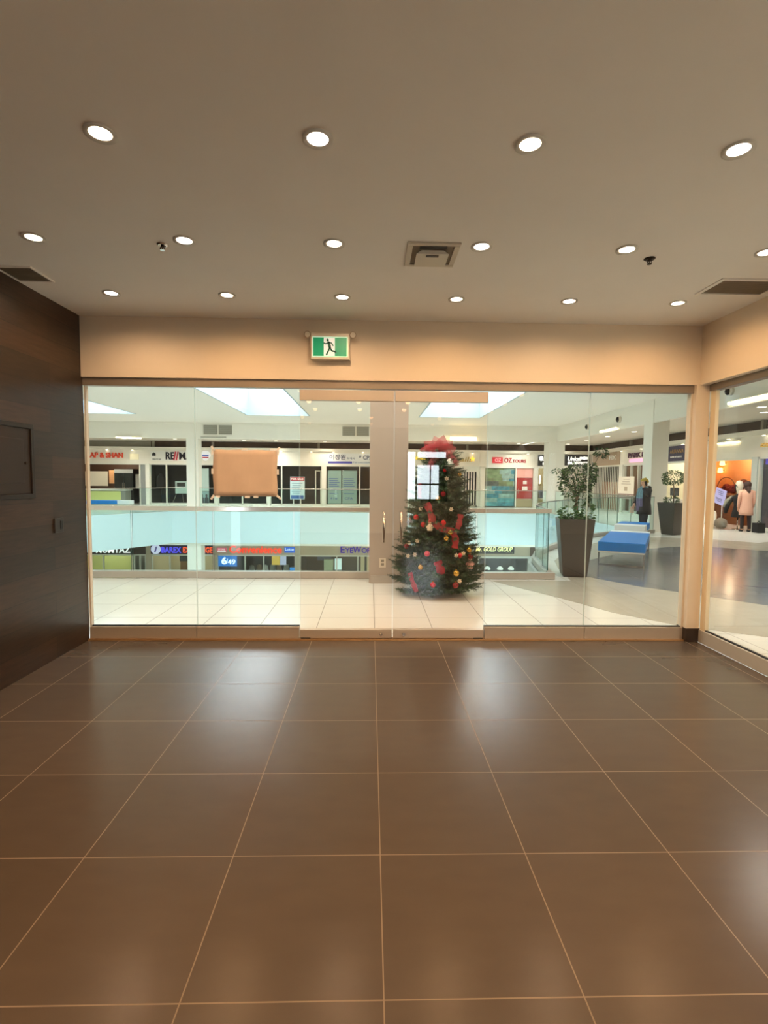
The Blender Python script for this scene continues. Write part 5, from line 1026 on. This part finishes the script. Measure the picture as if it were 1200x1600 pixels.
# ================================================================ BENCHES
BLUE = M_('bench_blue', (0, 124, 212), .45); BWH = M_('bench_white', (236, 240, 242), .35)
def bench(label, p, ang, W, parts, h=.43, th=.17):
    t = thing('bench', label, 'bench', (*p, 0)); R = Matrix.Translation((*p, 0)) @ Matrix.Rotation(ang, 4, 'Z'); f = lambda x, y, z: tuple(R @ Vector((x, y, z)))
    L_ = 0
    for l, m, nm in parts:
        b = BM(); box(b, L_ + .004, L_ + l - .004, -W / 2, W / 2, h - th, h, f); obj(nm, b, m, t, bevel=.012); L_ += l
    b = BM(); box(b, 0, L_, -W / 2 + .01, W / 2 - .01, h - th - .022, h - th - .001, f); obj('base_plate', b, FR, t)
    for x in (.012, L_ - .012):
        b = BM()
        for y in (-W / 2 + .02, W / 2 - .02): box(b, x - .011, x + .011, y - .011, y + .011, .004, h - th - .022, f)
        box(b, x - .011, x + .011, -W / 2 + .03, W / 2 - .03, .006, .028, f); obj('leg_frame', b, CHROME, t)
    return t
bench('long bench with blue and white cushions beside the planter', (4.545, 9.29), math.radians(60), .79, [(2.25, BLUE, 'blue_cushion'), (.36, BWH, 'white_cushion')])
bench('shorter bench with white front and blue rear, behind the first bench', (6.55, 13.0), math.radians(57), .72, [(.45, BWH, 'white_cushion'), (.85, BLUE, 'blue_cushion')])
bench('blue and white bench across the atrium, far left', (-13.4, 25.0), math.radians(3), .6, [(1.5, BLUE, 'blue_cushion'), (.55, BWH, 'white_cushion')])

# ================================================================ PEOPLE
def skin(name, pts, chains, m, parent, sub=2, mods=True):
    """skin-modifier figure: pts name -> (x, y, z, radius[, radius_y]); chains of names share joints"""
    names = list(pts); idx = {n: i for i, n in enumerate(names)}; off = origin(parent)
    me = bpy.data.meshes.new(name); ed = set()
    for ch in chains:
        for p, q in zip(ch, ch[1:]): ed.add((idx[p], idx[q]))
    me.from_pydata([Vector(pts[n][:3]) - off for n in names], list(ed), []); me.materials.append(m)
    o = bpy.data.objects.new(name, me); C.objects.link(o); o.parent = parent
    md = o.modifiers.new('skin', 'SKIN'); md.use_smooth_shade = True
    sv = me.skin_vertices[0].data
    for n in names: v = pts[n]; sv[idx[n]].radius = (v[3], v[4] if len(v) > 4 else v[3]); sv[idx[n]].use_root = False
    sv[0].use_root = True
    s = o.modifiers.new('subdivision', 'SUBSURF'); s.levels = sub; s.render_levels = sub
    return o
def hand_chains(pts, prefix, wrist, d, side, curl, r=.008):
    """five separate fingers and a palm from the wrist along d; curl bends the fingers"""
    W = Vector(wrist); d = Vector(d).normalized(); s = Vector(side); s = (s - d * s.dot(d)).normalized(); c = Vector(curl); c = (c - d * c.dot(d) - s * c.dot(s)).normalized(); ch = []
    pts[prefix + 'palm'] = (*(W + d * .05), .026, .018)
    for k, (of, l) in enumerate(((-.027, .07), (-.009, .08), (.009, .075), (.026, .058))):
        k0, k1, k2 = (W + d * .085 + s * of), (W + d * (.085 + l * .5) + s * of * 1.1 + c * .012), (W + d * (.085 + l * .72) + s * of * 1.1 + c * .04)
        for n, p in (('a', k0), ('b', k1), ('c', k2)): pts['%sf%d%s' % (prefix, k, n)] = (*p, r)
        ch.append([prefix + 'palm', '%sf%da' % (prefix, k), '%sf%db' % (prefix, k), '%sf%dc' % (prefix, k)])
    t0, t1 = W + d * .045 + s * -.035 + c * .01, W + d * .08 + s * -.052 + c * .03
    pts[prefix + 'ta'] = (*t0, r * 1.15); pts[prefix + 'tb'] = (*t1, r); ch.append([prefix + 'palm', prefix + 'ta', prefix + 'tb'])
    return ch
SKIN = M_('skin', (222, 170, 142), .5)
# person on the phone, facing left (-X); local frame: F = facing, S = the person's left
def build_person(t, base, face, H, hand_l, hand_r, elbow_l, elbow_r, stance=.10, step=.06):
    """returns a frame function and the joint table of a standing figure of height H"""
    F = Vector((math.cos(face), math.sin(face), 0)); S = Vector((-F.y, F.x, 0)); B = Vector(base)
    def q(f, s, z): return tuple(B + F * f * H + S * s * H + Vector((0, 0, z * H)))
    p = {}
    def put(n, f, s, z, r, ry=None): p[n] = (*q(f, s, z), r * H, (ry or r) * H)
    put('pelvis', 0, 0, .53, .082, .068); put('waist', .005, 0, .60, .075, .06); put('chest', .01, 0, .72, .088, .066); put('collar', -.005, 0, .81, .05, .045); put('neck', 0, 0, .845, .03); put('skull_base', .012, 0, .885, .042, .048); put('head', .014, 0, .935, .054, .062); put('crown', .006, 0, .975, .036, .042)
    put('nose', .075, 0, .905, .007); put('nose_root', .05, 0, .912, .018)
    for s, sg in (('l', 1), ('r', -1)):
        put('hip' + s, 0, sg * .052, .50, .058); put('knee' + s, .012 + step * sg * .5, sg * .058, .28, .036); put('ankle' + s, -.01 + step * sg, sg * .06, .045, .024); put('heel' + s, .0 + step * sg, sg * .06, .022, .022); put('toe' + s, .085 + step * sg, sg * .068, .018, .018)
        put('shoulder' + s, 0, sg * .108, .795, .036); e = elbow_l if sg > 0 else elbow_r; h_ = hand_l if sg > 0 else hand_r
        put('elbow' + s, *e, .026); put('wrist' + s, *h_, .018)
    return q, p
BODY = [['pelvis', 'waist', 'chest', 'collar', 'neck', 'skull_base', 'head', 'crown'], ['skull_base', 'nose_root', 'nose']] + [[['pelvis', 'hip' + s, 'knee' + s, 'ankle' + s, 'heel' + s, 'toe' + s], ['collar', 'shoulder' + s, 'elbow' + s, 'wrist' + s]][k] for s in 'lr' for k in (0, 1)]
def grow(p, names, dr, q=None):
    return {n: (*p[n][:3], p[n][3] + dr, p[n][4] + dr) for n in names}
def shell(b, q, rings, seg=22):
    """garment body: elliptical rings (z, half width, half depth, forward offset) in the figure's frame"""
    R_ = [[b.verts.new(q(of + rf * math.cos(2 * PI * k / seg), rs * math.sin(2 * PI * k / seg), z)) for k in range(seg)] for z, rs, rf, of in rings]
    for A_, B_ in zip(R_, R_[1:]):
        for k in range(seg): b.faces.new((A_[k], A_[(k + 1) % seg], B_[(k + 1) % seg], B_[k])).smooth = True
    b.faces.new(R_[0][::-1]); b.faces.new(R_[-1])
def coat(t, p, q, H, m, hem, flare=.135, k=1.0):
    b = BM(); shell(b, q, [(hem, flare, flare * .78, 0), (hem + .06, flare * .985, flare * .77, 0), (.52, .126 * k, .098, 0), (.60, .112 * k, .088, 0), (.70, .125 * k, .095, .004), (.76, .130 * k, .092, .002), (.795, .118 * k, .078, 0), (.825, .080, .060, 0), (.85, .046, .046, 0)])
    for s in 'lr':
        S_, E_2, W_ = (Vector(p[k + s][:3]) for k in ('shoulder', 'elbow', 'wrist')); c0 = Vector(q(0, 0, .79)); W2 = E_2.lerp(W_, .93)
        tube(b, [S_.lerp(c0, .75), S_.lerp(c0, .3), S_, S_.lerp(E_2, .5), E_2.lerp(S_, .08), E_2.lerp(W_, .1), E_2.lerp(W_, .55), W2], [v * H * (1.6 * k - .6) for v in (.03, .05, .052, .043, .038, .037, .033, .029)], 12)
    return obj('coat', b, m, t)
def eyes_mouth(t, q, H):
    for sg in (1, -1):
        b = BM(); ball(b, q(.066, sg * .02, .928), .006 * H, u=8, v=6); obj('eye', b, M_('eye_dark', (40, 30, 26), .3), t)
        b = BM(); ball(b, q(.012, sg * .060, .912), .015 * H, (.9, .5, 1.3), u=8, v=6); obj('ear', b, SKIN, t)
    b = BM(); ball(b, q(.066, 0, .888), .012 * H, (1, 1, .35), u=10, v=6); obj('mouth', b, M_('lips', (170, 92, 86), .5), t)
H1 = 1.62
t = thing('person', 'person in yellow beanie and black coat, phone at the ear, facing left', 'person', (7.66, 14.42, 0))
q, p = build_person(t, (7.66, 14.42, 0), math.radians(190), H1, (.075, .062, .845), (.12, -.10, .555), (.06, .16, .70), (.02, -.165, .63), step=.03)
ch = list(BODY)
F1 = Vector((math.cos(math.radians(190)), math.sin(math.radians(190)), 0)); S1 = Vector((-F1.y, F1.x, 0))
ch += hand_chains(p, 'L', p['wristl'][:3], Vector((0, 0, 1)) - F1 * .25, F1, -S1); ch.append(['wristl', 'Lpalm'])
ch += hand_chains(p, 'R', p['wristr'][:3], F1 * .35 + Vector((0, 0, -1)), F1, S1); ch.append(['wristr', 'Rpalm'])
skin('body', p, ch, SKIN, t); eyes_mouth(t, q, H1)
COAT = M_('black_coat', (24, 24, 28), .8)
coat(t, p, q, H1, COAT, .385)
b = BM(); ball(b, q(-.075, 0, .84), .085, (.8, 1.2, .75)); obj('hood', b, COAT, t)
TR = M_('navy_trousers', (26, 30, 48), .8)
def trousers(t, p, q, m, k=1.0):
    b = BM(); H = 1.6
    for s in 'lr':
        h_, n_, a_ = (Vector(p[w_ + s][:3]) for w_ in ('hip', 'knee', 'ankle'))
        tube(b, [h_ + Vector((0, 0, .10)), h_, h_.lerp(n_, .5), n_, n_.lerp(a_, .5), a_ + Vector((0, 0, .01))], [v * H * k for v in (.050, .062, .052, .043, .040, .032)], 12)
    obj('trousers', b, m, t)
def shoes(t, p, m):
    for s in 'lr':
        g = grow(p, ['ankle' + s, 'heel' + s, 'toe' + s], .022); g['ankle' + s] = (*p['ankle' + s][:3], .05, .05); skin('shoe', g, [['ankle' + s, 'heel' + s, 'toe' + s]], m, t)
trousers(t, p, q, TR); shoes(t, p, M_('shoe_black', (20, 20, 22), .5))
b = BM(); M4 = Vector(q(.008, 0, .945)); ball(b, M4, .125, (.86, .80, .86)); bmesh.ops.bisect_plane(b, geom=b.verts[:] + b.edges[:] + b.faces[:], plane_co=M4 - Vector((0, 0, .012)), plane_no=(F1.x * .25, F1.y * .25, -1), clear_outer=True)
c = Vector(q(-.01, 0, 1.005)); cyl(b, c, c + Vector((0, 0, .02)), .025, .012); obj('beanie', b, M_('beanie_yellow', (186, 160, 70), .9, bump=.4, nscale=90), t)
b = BM(); lathe(b, [(.085, -.03), (.11, .0), (.105, .035), (.075, .055)], q(.012, 0, .835), 18)
for s_, z0 in ((.035, .52), (-.03, .44)):
    pts = [q(.075, s_, .84), q(.105, s_, .76), q(.11, s_ * 1.1, .66), q(.105, s_ * 1.2, z0)]; prev = None
    for k, pt in enumerate(pts):
        pt = Vector(pt); cur = [b.verts.new(pt + S1 * w_ + F1 * f__) for w_, f__ in ((-.07, -.012), (0, .014), (.07, -.012), (0, -.02))]
        if prev:
            for j in range(4): fc = b.faces.new((prev[j], prev[(j + 1) % 4], cur[(j + 1) % 4], cur[j])); fc.material_index = 1 if k == 3 else 0
        prev = cur
obj('scarf', b, [M_('scarf_teal', (112, 146, 156), .9, noise=.3, nscale=18), M_('scarf_mauve', (104, 96, 124), .9, noise=.3, nscale=18)], t)
b = BM(); c = Vector(q(.045, .082, .915)); MP = Matrix.Translation(c) @ F1.to_track_quat('X', 'Z').to_matrix().to_4x4() @ Matrix.Rotation(.35, 4, 'Y'); box(b, -.032, .032, -.005, .005, -.062, .062, lambda x, y, z: tuple(MP @ Vector((x, y, z))))
tag(obj('phone', b, BLK, loc=c), 'black phone held to the ear of the beanie-wearing person', 'phone')
b = BM(); c = Vector(q(.16, -.10, .47)); MP = Matrix.Translation(c) @ F1.to_track_quat('X', 'Z').to_matrix().to_4x4(); box(b, -.06, .06, -.008, .008, -.11, .07, lambda x, y, z: tuple(MP @ Vector((x, y, z)))); tag(obj('paper_bag', b, M_('bag_paper', (226, 208, 184), .7), loc=c), 'pale paper bag in the lowered hand of the beanie-wearing person', 'bag')
# shopper in the pink coat
H2 = 1.56
t = thing('person', 'dark-haired person in long pink coat standing at the boutique door', 'person', (11.72, 15.98, 0))
fa = math.radians(72); F1 = Vector((math.cos(fa), math.sin(fa), 0)); S1 = Vector((-F1.y, F1.x, 0))
q, p = build_person(t, (11.72, 15.98, .004), fa, H2, (.05, .125, .475), (.05, -.125, .475), (.0, .13, .63), (.0, -.13, .63), step=.015)
ch = list(BODY); ch += hand_chains(p, 'L', p['wristl'][:3], F1 * .2 + Vector((0, 0, -1)), F1, -S1); ch.append(['wristl', 'Lpalm']); ch += hand_chains(p, 'R', p['wristr'][:3], F1 * .2 + Vector((0, 0, -1)), F1, S1); ch.append(['wristr', 'Rpalm'])
skin('body', p, ch, SKIN, t); eyes_mouth(t, q, H2)
coat(t, p, q, H2, M_('pink_coat', (228, 178, 158), .8), .33, .125, .86)
trousers(t, p, q, M_('dark_leggings', (48, 36, 40), .8), .85); shoes(t, p, M_('shoe_black', (20, 20, 22), .5))
b = BM(); ball(b, q(-.012, 0, .935), .112, (.95, 1, 1.08)); ball(b, q(-.03, 0, .86), .10, (.8, 1.05, 1.2)); ball(b, q(-.04, 0, .82), .095, (.6, 1.15, 1.2)); bmesh.ops.bisect_plane(b, geom=b.verts[:] + b.edges[:] + b.faces[:], plane_co=q(.045, 0, .93), plane_no=(F1.x, F1.y, -.25), clear_outer=True); obj('hair', b, M_('hair_brown', (58, 32, 26), .6), t)
# display figure with white head, black dress, pale furs and a white oval disc
t = thing('display_figure', 'white-headed display figure in a black dress beside the pink coat', 'mannequin', (11.95, 16.65, 0)); x, y = 11.95, 16.66
b = BM(); lathe(b, [(.02, 1.60), (.085, 1.56), (.115, 1.45), (.10, 1.30), (.06, 1.20), (.05, 1.10)], (x, y, 0), 18); obj('head', b, M_('mannequin_white', (236, 226, 206), .4), t)
b = BM(); tube(b, [(x - .10, y + .06, 1.36), (x - .125, y, 1.47), (x - .10, y - .07, 1.38)], .012); tube(b, [(x - .122, y, 1.47), (x - .118, y, 1.34), (x - .09, y, 1.22)], .012); obj('strap', b, M_('strap_dark', (40, 34, 32), .5), t)
b = BM(); lathe(b, [(.05, 1.16), (.14, 1.10), (.15, .95), (.12, .78), (.16, .60), (.19, .42), (.17, .40)], (x, y, 0), 18); tube(b, [(x - .05, y + .14, 1.06), (x - .12, y + .26, .86), (x - .16, y + .34, .66), (x - .14, y + .40, .52)], [.06, .055, .07, .05]); obj('dress', b, M_('dress_black', (22, 20, 24), .8), t)
b = BM(); tube(b, [(x - .05, y + .2, 1.08), (x - .14, y + .36, .90), (x - .16, y + .44, .72)], [.05, .07, .05]); obj('grey_sleeve', b, M_('sleeve_grey', (150, 144, 134), .9), t)
b = BM(); cyl(b, (x, y, .004), (x, y, .42), .02); cyl(b, (x, y, .003), (x, y, .02), .16); obj('pole', b, STEEL, t)
b = BM(); rr = random.Random(9)
for k in range(900):
    a = rr.random() * 2 * PI; zz = rr.uniform(-.9, 1); r_ = .168 * math.sqrt(1 - zz * zz); pp = Vector((11.56 + r_ * math.cos(a), 16.90 + r_ * 1.2 * math.sin(a), .19 + .175 * zz)); d = Vector((math.cos(a), math.sin(a), -1.2 + rr.random())).normalized() * .04; s_ = Vector((-d.y, d.x, .01)).normalized() * .008
    b.faces.new((b.verts.new(pp - s_), b.verts.new(pp + s_), b.verts.new(pp + d)))
ball(b, (11.56, 16.90, .19), .17, (1.0, 1.2, 1.05)); tag(obj('fur_stool', b, M_('fur_grey', (138, 126, 112), .95), loc=(11.56, 16.9, .01)), 'shaggy grey fur stool at the feet of the display figure', 'stool')
b = BM(); MD = Matrix.Translation((11.58, 17.34, .30)) @ Matrix.Rotation(.12, 4, 'Y')
cyl(b, (0, 0, 0), (.04, 0, 0), 1, seg=24)
for v in b.verts: v.co = MD @ Vector((v.co.x, v.co.y * .13, v.co.z * .27))
tag(obj('oval_disc', b, M_('disc_white', (236, 230, 216), .5), loc=(11.58, 17.34, .03)), 'white oval disc leaning near the shaggy stool', 'disc')
b = BM(); tube(b, [(11.9, 15.72, .30), (11.9, 15.66, .36), (11.9, 15.60, .30)], .012); box(b, 11.78, 12.02, 15.54, 15.78, .006, .30); tag(obj('shopping_bag', b, M_('bag_black', (24, 22, 24), .6), loc=(11.9, 15.66, 0)), 'black bag on the floor beside the pink coat', 'bag')
